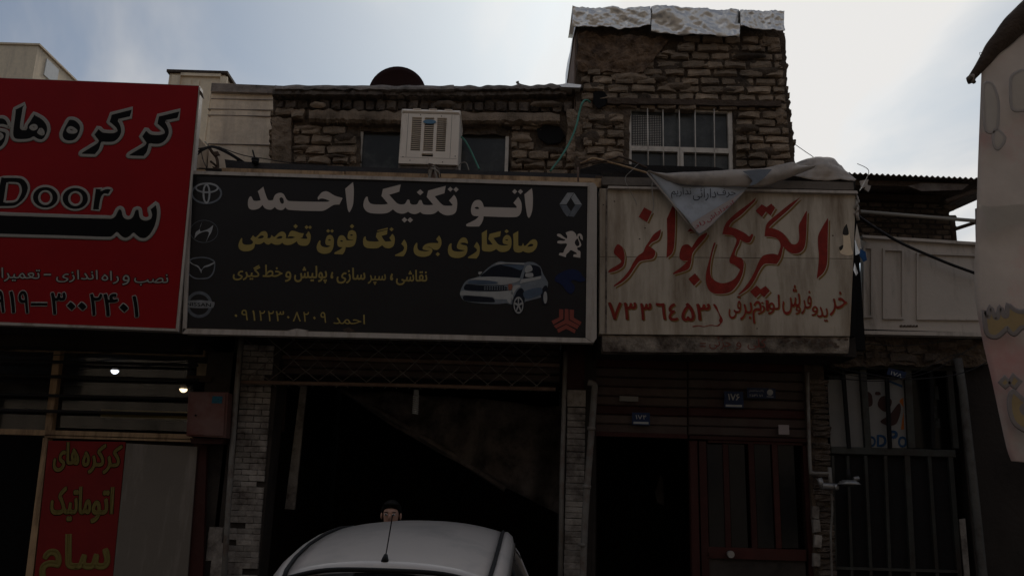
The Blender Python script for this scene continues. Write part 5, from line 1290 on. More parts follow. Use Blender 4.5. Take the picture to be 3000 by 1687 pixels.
# ---- pipes
tag(MB().tube(curvept([P(1722, 1120, 9.05), P(1740, 1126, 9.05), P(1741, 1150, 9.05), P(1734, 1250, 9.05), P(1722, 1400, 9.05), P(1712, 1560, 9.05), P(1706, 1780, 9.05)]), 0.036, seg=10).build('drain_pipe', M['greypipe']), 'grey drain pipe with an elbow top between garage and red door shop', 'pipe')
for y_ in (1250, 1420, 1590): tag(MB().ptube([(1733 - (y_-1250)*0.08, y_), (1732 - (y_-1250)*0.08, y_ + 10)], 9.05, 0.045, seg=10).build('pipe_joint', M['greypipe']), {1250: 'upper collar on the elbow-topped drain pipe', 1420: 'middle collar on the elbow-topped drain pipe', 1590: 'lower collar on the elbow-topped drain pipe'}[y_], 'pipe joint')
tag(MB().ptube([(1656, 1030), (1652, 1180), (1646, 1400), (1640, 1780)], 9.1, 0.026, seg=6).build('steel_post', M['greypipe']), 'grey steel guide post at the right edge of the garage opening', 'post')
tag(MB().ptube([(707, 985), (690, 1180), (668, 1500), (650, 1780)], 9.05, 0.03, seg=8).build('steel_post', M['greypipe']), 'grey steel post left of the white tiled pier', 'post')

# ================================================================== narrow brick pier and gas fittings
t = thing('brick_pier', 'narrow pier of brown bricks between the red door and barred gate', 'pier', at0(2410, 9.15))
MB().wbox(2376, 1070, 2434, 1800, 9.2, 0.3).build('core', M['mud'], t)
y = 1110
r = 0
while y < 1760:
    if y < 1268 or y > 1290:
        piece(t, BR_D, 2402 + (y - 1110) * 0.045 + random.uniform(-2, 2), y + 8, 50 + random.uniform(-4, 6), 14.5, 9.15 + random.uniform(-0.02, 0.02), 0.2)
    y += 17; r += 1
for y_ in (1500, 1540, 1585, 1640): piece(t, TL_W, 2396 + random.uniform(-6, 6), y_, 20, 34, 9.13, 0.05, name='plaster_scab', tilt=random.uniform(-0.2, 0.2))
t = thing('gas_pipe', 'thin gas pipe with valve and regulator on the narrow brick pier', 'pipe', tuple(P(2420, 1440, 9.0)))
MB().tube(curvept([P(2366, 1090, 9.08), P(2368, 1200, 9.08), P(2374, 1370, 9.08), P(2380, 1384, 9.08), P(2400, 1386, 9.05), P(2430, 1386, 9.02)]), 0.018).build('pipe', M['greypipe'], t)
MB().ptube([(2430, 1368), (2436, 1445)], 9.02, 0.02).build('riser', M['greypipe'], t)
MB().ptube([(2400, 1400), (2412, 1432)], 9.0, 0.03).build('regulator', M['gal'], t)
MB().ptube([(2408, 1422), (2455, 1426)], 8.99, 0.034).build('valve_body', M['gal'], t)
MB().ptube([(2448, 1418), (2452, 1434)], 8.96, 0.02).build('valve_handle', M['gal'], t)
MB().tube(curvept([P(2436, 1445, 9.02), P(2438, 1500, 9.04), P(2434, 1560, 9.05), P(2436, 1640, 9.05), P(2440, 1780, 9.05)]), 0.012).build('lower_pipe', M['greypipe'], t)
t = thing('wall_lamp', 'grey round shaded lamp standing out in front of the barred gate', 'lamp', tuple(P(2486, 1425, 8.95)))
c0 = P(2487, 1416, 8.95)
MB().tube([c0 + Vector((0, 0, 0.035)), c0 + Vector((0, 0, 0.02)), c0 + Vector((0, 0, -0.01))], 0.06, taper=0.12, seg=20).build('shade', M['gal'], t)
MB().tube([c0 + Vector((0, 0, -0.011)), c0 + Vector((0, 0, -0.028))], 0.10, taper=0.05, seg=20).build('lens', M['glass'], t)
MB().tube([c0 + Vector((0, 0, 0.03)), c0 + Vector((0, 0, 0.15))], 0.025, taper=0.018, seg=10).build('neck', M['cable'], t)
MB().ptube([(2500, 1402), (2516, 1400)], 8.95, 0.022).build('arm', M['gal'], t)

# ================================================================== rightmost shop: barred gate and posters
Gt = thing('barred_gate', 'dark metal gate with upright bars under the cream panelled hoarding', 'gate', at0(2620, 9.2))
YQ = 9.2
MB().wbox(2434, 1312, 2800, 1334, YQ, 0.06, 0.008).build('middle_rail', M['greengate'], Gt)
MB().wbox(2434, 1068, 2800, 1082, YQ, 0.06, 0.008).build('top_rail', M['greengate'], Gt)
for (xt, xb, w_) in ((2466, 2484, 10), (2594, 2604, 10), (2724, 2730, 10)):
    MB().prism([(xt, 1082), (xt + w_, 1082), (xb + w_, 1312), (xb, 1312)], YQ - 0.015, 0.03).build('bar', M['black'], Gt)
for (xt, xb, w_) in ((2520, 2536, 18), (2650, 2662, 20), (2774, 2794, 16)):
    MB().prism([(xt, 1082), (xt + w_, 1082), (xb + w_, 1312), (xb, 1312)], YQ + 0.002, 0.04).build('stile', M['greengate'], Gt)
for (xt, xb, w_) in ((2436, 2446, 8), (2480, 2494, 8), (2532, 2550, 9), (2590, 2605, 9), (2650, 2670, 16), (2718, 2744, 10), (2778, 2808, 14)):
    MB().prism([(xt, 1334), (xt + w_, 1334), (xb + w_, 1720), (xb, 1720)], YQ + 0.005, 0.04).build('stile', M['greengate'], Gt)
MB().wbox(2436, 1664, 2810, 1672, YQ + 0.0, 0.05).build('lower_rail', M['greengate'], Gt)
MB().wbox(2434, 1336, 2806, 1800, YQ + 0.05, 0.02).build('sheet_panel', M['black'], Gt)
MB().wbox(2434, 1084, 2800, 1310, YQ + 0.30, 0.02).build('dark_pane', M['darkglass'], Gt)
tag(MB().prism([(2424, 1112), (2466, 1112), (2484, 1312), (2434, 1312)], YQ + 0.05, 0.006).build('paper_sheet', M['paper']), 'grubby white sheet behind the first gate bar, beside the brick pier', 'paper')
tag(MB().prism([(2474, 1094), (2516, 1096), (2530, 1312), (2486, 1312)], YQ + 0.056, 0.006).build('paper_sheet', M['paper']), 'grubby white sheet between the first bar and the cartoon-coloured poster', 'paper')
t = thing('poster', 'white poster with brown shapes, orange edge and blue lettering behind the gate bars', 'poster', tuple(P(2600, 1310, YQ + 0.05)))
MB().prism([(2538, 1112), (2648, 1110), (2656, 1312), (2546, 1310)], YQ + 0.05, 0.006).build('sheet', M['paper'], t)
c = (2420, 1040, 4.83)
print_on('brown_shapes', [[L2(c, "760,610 830,575 930,640 900,760 850,800 780,770 730,700")], [L2(c, "770,930 900,840 1030,680 1060,780 1000,960 900,1000 830,980")], [L2(c, "575,520 640,550 660,640 650,710 590,720")], [L2(c, "700,520 760,520 770,560 700,560")]], YQ + 0.046, M['brownprint'], t)
print_on('orange_edge', [[L2(c, "1095,600* 1105,1050* 1060,1050* 1080,900 1100,750 1040,650")]], YQ + 0.046, M['orangeprint'], t)
print_on('blue_stripe', [[L2(c, "870,345* 1080,425* 1080,460* 870,370*")]], YQ + 0.046, M['blueprint_'], t)
text_on('blue_lettering', [('D', q4(c, 610, 1150, 700, 1290)), ('D', q4(c, 725, 1130, 850, 1290)), ('P', q4(c, 900, 1070, 1010, 1250)), ('O', q4(c, 1025, 1150, 1140, 1300))], YQ + 0.046, M['blueprint_'], t, bold=0.05)
t = thing('number_plate', 'tilted blue house number plate starting 17, behind the wires above the poster', 'number plate', tuple(P(2626, 1100, YQ - 0.05)))
MB().prism([(2604, 1076), (2656, 1090), (2650, 1110), (2598, 1096)], YQ - 0.05, 0.01).build('plate', M['blueplate'], t)
text_on('numerals', [('۱۷۸', ((2612, 1086), (2644, 1096), (2640, 1106), (2608, 1096)))], YQ - 0.054, M['platewhite'], t, bold=0.03)
for i_, (x_, y_) in enumerate(((2738, 1130), (2734, 1190), (2742, 1225))):
    tag(MB().wbox(x_, y_, x_ + 12, y_ + (40 if i_ != 2 else 28), YQ + 0.2, 0.01).build('reflector_strip', M['glass']), ['uppermost dim grey strip in the dark right pane of the gate', 'middle dim grey strip in the dark right pane of the gate', 'lowest dim grey strip in the dark right pane of the gate'][i_], 'strip')
Wr = thing('end_shop', 'crumbling brick band and dark wall beneath the cream panelled hoarding', 'building', at0(2700, 9.3))
rough_wall(quadfn((2440, 976), (2900, 985), (2900, 1070), (2440, 1072), 9.12), 60, 14, 0.06, 6, 91, 0.4).build('rubble_band', M['mud'], Wr)
for (x_, y_, w_, h_) in ((2490, 1002, 60, 22), (2560, 1010, 60, 20), (2628, 1018, 56, 22), (2690, 1022, 60, 24), (2500, 1030, 64, 22), (2570, 1038, 60, 20), (2650, 1048, 80, 26), (2735, 1045, 44, 28), (2780, 1010, 56, 22), (2830, 1000, 50, 20), (2470, 1054, 50, 18), (2740, 990, 60, 18), (2600, 988, 70, 14)):
    piece(Wr, BR_D, x_, y_, w_, h_, 9.08, 0.2, tilt=random.uniform(-0.08, 0.08))
MB().box((wx(2830, 9.2, 1300), 9.25, 0), (wx(3900, 9.2, 1300), 9.6, P(2850, 1050, 9.2).z)).build('wall', M['darkwall'], Wr)
MB().box((wx(2434, 9.2, 1300), 9.62, 0), (wx(3900, 9.2, 1300), 9.8, P(2850, 1050, 9.2).z)).build('back_wall', M['black'], Wr)
MB().box((wx(2440, 9.2, 1000), 9.0, P(2600, 974, 9.0).z), (wx(3900, 9.2, 1000), 12.5, P(2600, 966, 9.0).z)).build('slab', M['darkwall'], Wr)
tag(MB().ptube([(2806, 1050), (2820, 1140), (2850, 1400), (2880, 1687), (2892, 1780)], 9.05, 0.042, seg=10).build('drain_pipe', M['dullpipe']), 'thick dull drain pipe right of the barred gate', 'pipe')
MB().prism([(2810, 1520), (2828, 1518), (2842, 1687), (2826, 1687)], 9.22, 0.02).build('plaster_scab', M['tile'], Wr)
for i_, (pts, r_) in enumerate((([(2400, 1048, 8.9), (2460, 1078, 8.9), (2560, 1098, 8.9), (2640, 1110, 8.9), (2760, 1104, 8.9), (2840, 1085, 8.9), (2900, 1056, 8.9)], 0.006),
      ([(2420, 1100, 8.95), (2500, 1112, 8.95), (2600, 1114, 8.95), (2720, 1090, 8.95), (2800, 1046, 8.95), (2862, 1010, 8.95)], 0.005),
      ([(2405, 1070, 8.92), (2480, 1096, 8.92), (2580, 1106, 8.92), (2680, 1092, 8.92), (2790, 1040, 8.92), (2850, 1044, 8.92)], 0.004),
      ([(2500, 1004, 9.0), (2620, 1012, 8.98), (2700, 1008, 8.98), (2790, 996, 8.98)], 0.005))):
    tag(cable(pts, 8.9, r_).build('wire', M['cable']), ['lowest sagging black wire crossing in front of the gate top', 'black wire rising from the number plate 178 to the upper right', 'thinnest sagging wire across the barred gate top', 'wire lying along the rubble band under the hoarding'][i_], 'wire')

# ================================================================== cream panelled hoarding
H = thing('panelled_hoarding', 'cream painted hoarding with raised rectangular mouldings at the right', 'hoarding', tuple(P(2690, 970, 9.0)))
MB().prism([(2528, 690), (3100, 728), (3100, 1000), (2524, 968)], 9.0, 0.06).build('panel', M['gatew'], H)
MB().prism([(2524, 968), (2900, 974), (2900, 986), (2524, 978)], 8.93, 0.12).build('bottom_ledge', M['gatew'], H)
MB().prism([(2526, 688), (3100, 724), (3100, 732), (2528, 696)], 8.96, 0.1).build('top_ledge', M['gatew'], H)
def moulding(x0, y0, x1, y1):
    s_ = 0.035
    def yy(x, y): return y + s_ * (x - x0)
    for q in ([(x0, y0), (x1, yy(x1, y0)), (x1-6, yy(x1-6, y0)+6), (x0+6, yy(x0+6, y0)+6)], [(x0, y1), (x0+6, y1-6), (x1-6, yy(x1-6, y1)*0+y1-6+0.01*(x1-x0)), (x1, y1+0.01*(x1-x0))],
              [(x0, y0), (x0+6, y0+6), (x0+6, y1-6), (x0, y1)], [(x1-6, yy(x1, y0)+6), (x1, yy(x1, y0)), (x1, y1+0.01*(x1-x0)), (x1-6, y1-6+0.01*(x1-x0))]):
        MB().prism(q, 8.975, 0.03).build('moulding', M['gatew'], H)
moulding(2530, 722, 2558, 930); moulding(2587, 727, 2649, 934); moulding(2686, 738, 3020, 936)
for k in range(6): MB().prism([(2636 + k*9, 953 + (k % 3)), (2643 + k*9, 951), (2645 + k*9, 957), (2637 + k*9, 958)], 8.993, 0.008).build('rust_flake', M['wood'], H)
tag(cable([(2510, 630, 8.7), (2560, 665, 8.75), (2640, 712, 8.85), (2740, 756, 8.9), (2800, 780, 8.9), (2890, 812, 8.9)], 8.8, 0.016).build('cable', M['cable']), 'thick black cable slanting across the cream hoarding', 'cable')

# ================================================================== corrugated roofed shed
t = thing('corrugated_shed', 'open shed with rusty corrugated iron roof above the cream hoarding', 'shed', tuple(P(2680, 700, 10.4)))
a = P(2488, 507, 9.5); c_ = P(2990, 528, 9.5)
n = 150; b = MB(); vs = []
for i in range(n + 1):
    u = i / n; p = a.lerp(c_, u); wv = math.cos(u * (c_.x - a.x) / 0.066 * 2 * math.pi) * 0.013
    for (dy, dz) in ((0, 0), (2.4, 0.25)):
        vs.append(p + Vector((0, dy, dz + wv))); vs.append(p + Vector((0, dy, dz + wv - 0.006)))
fs = []
for i in range(n):
    o_ = i * 4
    fs += [(o_, o_+4, o_+6, o_+2), (o_+1, o_+3, o_+7, o_+5), (o_, o_+1, o_+5, o_+4), (o_+2, o_+6, o_+7, o_+3)]
b.add(vs, fs).build('roof', M['corr'], t)
for k in range(4): MB().box((a.x, 9.62 + k * 0.6, a.z - 0.10 + k*0.06), (c_.x - 0.6, 9.70 + k * 0.6, a.z - 0.035 + k*0.06)).build('purlin', M['wood'], t)
MB().prism([(2660, 545), (2700, 536), (2840, 540), (2820, 556), (2700, 560)], 9.58, 0.01).build('torn_sheet', M['corr'], t)
xw0, xw1 = P(2440, 640, 10.4).x, P(2782, 640, 10.4).x
MB().box((xw0, 10.4, P(2600, 760, 10.4).z), (xw1, 10.6, P(2600, 560, 10.4).z)).build('rear_wall', M['darkwall'], t)
y = 590; r = 0
while y < 705:
    x = 2500 + (r % 2) * 22
    while x < 2770:
        piece(t, BR_D, x + 22, y + 7 + 0.03*(x-2500), 40, 12, 10.38, 0.1); x += 44
    y += 15; r += 1
MB().ptube([(2520, 620), (2680, 633), (2870, 648)], 9.6, 0.022, seg=6).build('beam', M['letterg'], t)
MB().ptube([(2790, 640), (2796, 706)], 9.7, 0.03, seg=6).build('post', M['wood'], t)
MB().ptube([(2796, 672), (2870, 648)], 9.65, 0.022, seg=6).build('brace', M['wood'], t)
MB().ptube([(2770, 592), (2866, 556)], 9.65, 0.03, seg=6).build('brace', M['wood'], t)
MB().ptube([(2862, 612), (2864, 720)], 9.3, 0.02, seg=6).build('post', M['wood'], t)
# shreds on the corner of the white signboard
t = thing('torn_plastic', 'torn white plastic and string hanging off the right edge of the white signboard', 'plastic scrap', tuple(P(2512, 760, 8.5)))
for i in range(7):
    x_ = 2510 + random.uniform(-2, 10); y_ = 570 + i * 8
    cable([(x_, y_, 8.5), (x_ + random.uniform(-6, 10), y_ + 12, 8.46), (x_ + random.uniform(-8, 8), y_ + 26, 8.5)], 8.5, random.uniform(0.006, 0.016), 4).build('shred', random.choice([M['letterg'], M['wood'], M['bannerback']]), t)
MB().add([P(2510, 655, 8.48), P(2520, 700, 8.42), P(2540, 712, 8.44), P(2524, 728, 8.48), P(2520, 742, 8.46), P(2506, 748, 8.5), P(2504, 700, 8.5)], [(0,1,6), (1,2,3), (1,3,4), (1,4,6), (4,5,6)]).build('flap', M['tarp'], t)
MB().add([P(2520, 728, 8.45), P(2536, 738, 8.43), P(2540, 762, 8.44), P(2530, 768, 8.46), P(2518, 748, 8.46)], [(0,1,2,3,4)]).build('blue_flap', M['bluerag'], t)
MB().add([P(2504, 770, 8.5), P(2514, 800, 8.46), P(2508, 808, 8.48), P(2500, 790, 8.5)], [(0,1,2,3)]).build('flap', M['tarp'], t)
cable([(2512, 480, 8.9), (2545, 500, 9.1), (2530, 540, 9.0), (2518, 560, 8.8)], 9, 0.004).build('string', M['letterg'], t)
for (pts) in ([(2520, 530), (2545, 525), (2540, 545), (2525, 552)], [(2536, 540), (2552, 545), (2545, 562), (2534, 555)]): MB().prism(pts, 9.3, 0.02).build('scrap', M['bannerback'], t)

# ================================================================== canvas banner close on the right
t = thing('canvas_awning_side', 'faded pink canvas hanging close at the right edge with yellow lettering', 'banner', (P(2950, 1380, 4.6)))
YN = 4.6
lft = [(2877, 205), (2868, 420), (2861, 640), (2856, 850), (2876, 985), (2905, 1110), (2928, 1220), (2948, 1310), (2962, 1350)]
b = MB(); vs = []; n = 24; rowsN = 60
lc = curvept([Vector((*p, 0)) for p in lft], 10)
for j in range(rowsN + 1):
    f_ = j / rowsN * (len(lc) - 1); i0 = min(int(f_), len(lc) - 2); lp = lc[i0].lerp(lc[i0+1], f_ - i0)
    for i in range(n + 1):
        u = i / n
        x_ = lp.x + u * 420
        yt_ = 205 - u * 420 * 1.05
        tt = j / rowsN
        y_ = lp.y + u * ((-440) * (1 - tt) ** 1.5 + 40 * tt)
        q = P(x_, y_, YN)
        q.y -= (math.sin(u * 11 + noise.noise(q * 0.8) * 2) * 0.010 + noise.noise(q * 2.2) * 0.010) * (0.35 + u)
        vs.append(q)
fs = [(j*(n+1)+i, j*(n+1)+i+1, (j+1)*(n+1)+i+1, (j+1)*(n+1)+i) for j in range(rowsN) for i in range(n)]
cv = b.add(vs, fs, True).build('canvas', M['pinkfab'], t); cv.modifiers.new('s', 'SOLIDIFY').thickness = 0.003
MB().tube(curvept([P(2840, 236, YN), P(2866, 204, YN), P(2890, 172, YN), P(2912, 140, YN), P(2940, 112, YN), P(2968, 80, YN), P(3005, 50, YN), P(3080, -20, YN), P(3280, -240, YN)], 8), 0.018, seg=12, taper=0.105).build('rolled_edge', M['wood'], t)
for k in range(6):
    MB().tube(curvept([P(2838 + k*3, 226 + random.uniform(-6, 6), YN - 0.02), P(2846 + random.uniform(-10, 6), 230 + random.uniform(-8, 10), YN - 0.03), P(2850 + random.uniform(-10, 8), 238 + random.uniform(-8, 6), YN)], 4), 0.012, seg=6).build('frayed_knot', random.choice([M['wood'], M['cement']]), t)
cable([(2873, 168, YN), (2870, 155, YN), (2878, 156, YN), (2884, 164, YN)], YN, 0.0016).build('wire_hook', M['cable'], t)
c = (2840, 600, 1.8125); KN = YN - 0.055
yl = [[L2(c, "80,560* 95,680 140,700 180,670 200,650* 235,685 275,650 320,640 330,560 280,570 240,560 205,530* 200,590 180,590 165,540* 150,600 135,600 110,540* 100,600")],
      [L2(c, "190,915* 165,945* 190,965* 213,945*")], [L2(c, "235,905* 213,945* 240,970* 268,935*")],
      [L2(c, "228,985* 215,1040 222,1110 250,1165 320,1200 330,1130 285,1105* 275,1080 300,1050*")],
      [L2(c, "50,0 110,10 330,0 330,85 220,110 130,150 95,140 85,60")]]
faint_y = mat('very_faded_yellow', (0.60, 0.55, 0.49), 0.7, 0.08, 6, 0.1, trans=0.3)
faint_g = mat('very_faded_grey', (0.56, 0.515, 0.49), 0.7, 0.05, 6, 0.1, trans=0.3)
print_on('faded_lettering', [yl.pop()], KN, faint_y, t)
print_on('yellow_lettering', yl, KN, M['pinkyel'], t)
outline_on('letter_outline', [g[0] for g in yl], KN + 0.001, 9, M['pinkgrey'], t)
c2 = (2840, 0, 2.264)
yl2 = [[L2(c2, "100,560 150,560 190,680 180,860 140,880 110,860 95,700")], [L2(c2, "165,860 185,860 235,920 185,990 160,930")], [L2(c2, "290,500 400,480 420,700 330,735 285,720 275,600")]]
print_on('faded_lettering', yl2, KN - 0.004, mat('very_faded_yellow', (0.62, 0.57, 0.46), 0.7, 0.08, 6, 0.1, trans=0.3), t)
outline_on('letter_outline', [g[0] for g in yl2], KN - 0.003, 6, mat('very_faded_grey', (0.54, 0.50, 0.48), 0.7, 0.05, 6, 0.1, trans=0.3), t)

# ================================================================== left shop
Ls = thing('door_shop', 'shop front with tan framed window, two lit lamps inside and low red banner at left', 'shop', at0(300, 9.2))
zl = P(250, 985, 8.9).z
MB().box((wx(-900), 8.46, zl), (wx(560), 14, zl + 0.9)).build('canopy', M['darkwall'], Ls)
MB().box((wx(-900, 9.8, 400), 9.6, zl + 0.9), (wx(540, 9.8, 400), 13.6, P(250, 330, 9.6).z)).build('upper_wall', M['concrete'], Ls)
MB().box((wx(-900), 8.9, zl - 0.12), (wx(560), 9.19, zl - 0.003)).build('lintel', M['darkwall'], Ls)
MB().wbox(-300, 1012, 600, 1029, YG - 0.02, 0.1).build('header_board', M['tanpaint'], Ls)
MB().wbox(-300, 1259, 566, 1275, YG - 0.04, 0.1).build('transom', M['tanpaint'], Ls)
MB().wbox(130, 1279, 578, 1288, YG - 0.04, 0.1).build('transom', M['tanpaint'], Ls)
MB().prism([(158, 1024), (178, 1024), (150, 1262), (130, 1262)], YG - 0.03, 0.08).build('mullion', M['tanpaint'], Ls)
MB().prism([(126, 1282), (141, 1282), (92, 1720), (70, 1720)], YG - 0.05, 0.1).build('door_jamb', M['tanpaint'], Ls)
for (x0_, x1_) in ((-300, 152), (170, 566)): MB().wbox(x0_, 1032, x1_, 1258, YG + 0.05, 0.008).build('pane', mat('clear_glass', (0.9, 0.9, 0.9), 0.02, 0.0, 3, 0, alpha=1.0), Ls)
for y_ in (1054, 1097, 1153, 1199): MB().ptube([(-300, y_ - 6), (580, y_ + 16)], YG - 0.09, 0.017).build('guard_bar', M['cable'], Ls)
MB().wbox(566, 1030, 655, 1800, YG, 0.3).build('wall', M['darkwall'], Ls)
MB().wbox(500, 1282, 566, 1800, YG + 0.1, 0.2).build('wall', M['darkwall'], Ls)
MB().wbox(141, 1290, 500, 1800, YG + 0.08, 0.05).build('lower_panel', M['darkwall'], Ls)
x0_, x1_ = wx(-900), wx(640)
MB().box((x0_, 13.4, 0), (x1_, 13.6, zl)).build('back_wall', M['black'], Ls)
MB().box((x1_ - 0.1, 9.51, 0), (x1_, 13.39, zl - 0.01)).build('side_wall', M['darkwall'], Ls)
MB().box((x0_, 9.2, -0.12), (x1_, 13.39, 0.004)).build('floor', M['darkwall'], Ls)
MB().wbox(295, 1202, 560, 1225, 10.6, 0.2).build('shelf', M['lettery'], Ls)
MB().wbox(545, 1100, 620, 1118, YG - 0.03, 0.02).build('small_blind', M['wood'], Ls)
for (x_, y_) in ((628, 1590), (640, 1640)): piece(Ls, TL_W, x_, y_, 40, 90, YG - 0.02, 0.03, name='tile_patch')
for i_, (x_, y_, m_, lb) in enumerate(((337, 1089, 'lampw', 'bright cool-white ceiling lamp inside the left shop window'), (538, 1143, 'lampy', 'warm yellowish ceiling lamp inside the shop above the meter box'))):
    YL = 10.9 if i_ == 0 else 10.2
    t = thing('ceiling_lamp', lb, 'lamp', tuple(P(x_, y_, YL)))
    c0 = P(x_, y_ - 4, YL); b = MB(); vs = []; ns = 16; nr = 6; rad = 11 * YL / FPX
    for j in range(nr + 1):
        for k in range(ns):
            ph_ = j / nr * math.pi / 2
            vs.append(c0 + Vector((math.cos(2*math.pi*k/ns)*rad*math.cos(ph_), math.sin(2*math.pi*k/ns)*rad*math.cos(ph_), -rad*0.95*math.sin(ph_))))
    fs = [(j*ns+k, j*ns+(k+1) % ns, (j+1)*ns+(k+1) % ns, (j+1)*ns+k) for j in range(nr) for k in range(ns)] + [tuple(range(ns))[::-1]]
    b.add(vs, fs, True).build('bulb', M[m_], t)
    MB().tube([c0 + Vector((0, 0, 0.002)), c0 + Vector((0, 0, 0.06))], rad * 0.8, seg=14).build('fitting', M['cement'], t)
    MB().tube([c0 + Vector((0, 0, 0.06)), Vector((c0.x, c0.y, zl))], 0.006, seg=6).build('cord', M['cable'], t)

t = thing('red_banner', 'narrow upright red banner with yellow Persian lettering at lower left', 'banner', tuple(P(240, 1687, 9.1)))
YP = 9.1
MB().prism([(142, 1290), (368, 1294), (325, 1740), (96, 1730)], YP, 0.01).build('sheet', mat('dark_red_banner', (0.22, 0.014, 0.013), 0.6, 0.15, 4, 0.15), t)
c = (80, 1280, 3.56)
def qq(x0, y0, x1, y1, sk=0.0, s=0.0):  # skewed boxes following the banner
    return ((80+(x0+sk)/3.56, 1280+y0/3.56), (80+(x1+sk)/3.56, 1280+(y0+s)/3.56), (80+x1/3.56, 1280+(y1+s)/3.56), (80+x0/3.56, 1280+y1/3.56))
ylp = mat('yellow_banner_print', (0.19, 0.145, 0.04), 0.6, 0.1, 6, 0.05)
text_on('yellow_lettering', [('کر', qq(790, 85, 960, 378, 30)), ('کره', qq(570, 75, 800, 375, 20)), ('های', qq(270, 50, 530, 355, 15)),
    ('اتو', qq(665, 520, 880, 890, 25)), ('ماتیک', qq(240, 515, 650, 870, 20)), ('سام', qq(130, 1010, 840, 1560, 25))], YP - 0.004, ylp, t, bold=0.028, outline=(4.0, M['letterk']))
tag(MB().prism([(370, 1298), (578, 1308), (545, 1740), (326, 1740)], YP - 0.01, 0.02).build('white_board', M['whiteboard']), 'plain off-white board beside the narrow red banner', 'board')
t = thing('meter_box', 'faded reddish metal meter box with a blue sticker right of the lamps', 'meter box', tuple(P(606, 1280, 8.9)))
MB().prism([(552, 1147), (668, 1149), (662, 1282), (546, 1276)], 8.9, 0.25).build('box', M['boxred'], t)
MB().prism([(558, 1152), (660, 1154), (654, 1276), (552, 1272)], 8.885, 0.016).build('door', M['boxred'], t)
MB().wbox(621, 1160, 651, 1181, 8.88, 0.004).build('sticker', mat('teal_sticker', (0.02, 0.11, 0.15), 0.6, 0.3, 60, 0), t)
MB().prism([(556, 1282), (662, 1284), (650, 1300), (560, 1298)], 8.95, 0.15).build('bracket', M['rustred'], t)
MB().tube([P(573, 1216, 8.88), P(573, 1216, 8.86)], 0.01, seg=8).build('lock', M['black'], t)
tag(MB().prism([(568, 1290), (606, 1292), (592, 1740), (548, 1740)], 9.12, 0.06).build('shutter_guide', M['rustred']), 'dark red shutter guide between white board and tiled corner', 'post')
tag(cable([(-20, 1030, 8.7), (100, 1015, 8.7), (220, 1000, 8.7), (400, 1010, 8.75), (560, 1004, 8.8), (640, 992, 8.8)], 8.7, 0.008).build('cable', M['cable']), 'black cable running under the red signboard', 'cable')
tag(cable([(0, 1060, 8.8), (160, 1040, 8.8), (300, 1035, 8.8), (420, 1022, 8.8), (600, 1010, 8.8)], 8.7, 0.005).build('cable', M['cable']), 'thinner cable sagging across the top of the left shop window', 'cable')
# ================================================================== inside the garage
t = thing('spiral_bulb', 'white spiral bulb hanging in the garage opening', 'lamp', tuple(P(1219, 1210, 9.3)))
c0 = P(1219, 1158, 9.3); hh = (P(1219, 1158, 9.3) - P(1219, 1212, 9.3)).z
pts = [c0 + Vector((math.cos(a) * 0.028, math.sin(a) * 0.028, -a / (2*math.pi*9) * hh)) for a in [2*math.pi*k/10 for k in range(91)]]
MB().tube(pts, 0.0085, seg=6).build('tube', M['platewhite'], t)
MB().tube([c0 + Vector((0, 0, 0.06)), c0], 0.028, seg=10).build('base', M['platewhite'], t)
MB().tube([c0 + Vector((0, 0, 0.06)), c0 + Vector((0, 0, 0.18))], 0.005, seg=6).build('cord', M['cable'], t)
tag(MB().prism([(880, 1130), (898, 1130), (862, 1492), (834, 1490)], 9.9, 0.05).build('leaning_plank', M['tile']), 'pale plank leaning inside the garage at its left wall', 'plank')
tag(MB().prism([(820, 1140), (836, 1140), (828, 1262), (812, 1262)], 9.7, 0.08).build('door_stile', M['shutter']), 'dull upright door piece left of the leaning plank', 'plank')
t = thing('dust_sheet', 'grimy cloth hanging diagonally across the garage ceiling', 'cloth', tuple(P(1300, 1300, 11)))
b = MB(); n = 40; vs = []
for j in range(11):
    for i in range(n + 1):
        u = i / n; v = j / 10
        x_ = 1000 + 680 * u; yb_ = 1140 + 330 * ((u * 1.2) ** 0.85); yt_ = 1135 + 60 * u
        q = P(x_, yt_ + (yb_ - yt_) * v, 10.3 - 0.3 * u)
        q.y += math.sin(u * 26 + v * 4 + noise.noise(q*1.5)*3) * 0.09 + noise.noise(q * 3) * 0.10
        vs.append(q)
fs = [(j*(n+1)+i, j*(n+1)+i+1, (j+1)*(n+1)+i+1, (j+1)*(n+1)+i) for j in range(10) for i in range(n)]
o = b.add(vs, fs, True).build('cloth', M['dustcloth'], t); o.modifiers.new('s', 'SOLIDIFY').thickness = 0.01
MB().ptube([(1000, 1140, 10.25), (1160, 1232, 10.2), (1330, 1335, 10.1), (1480, 1432, 10.05)], 11, 0.035).build('rolled_hem', M['dustcloth'], t)

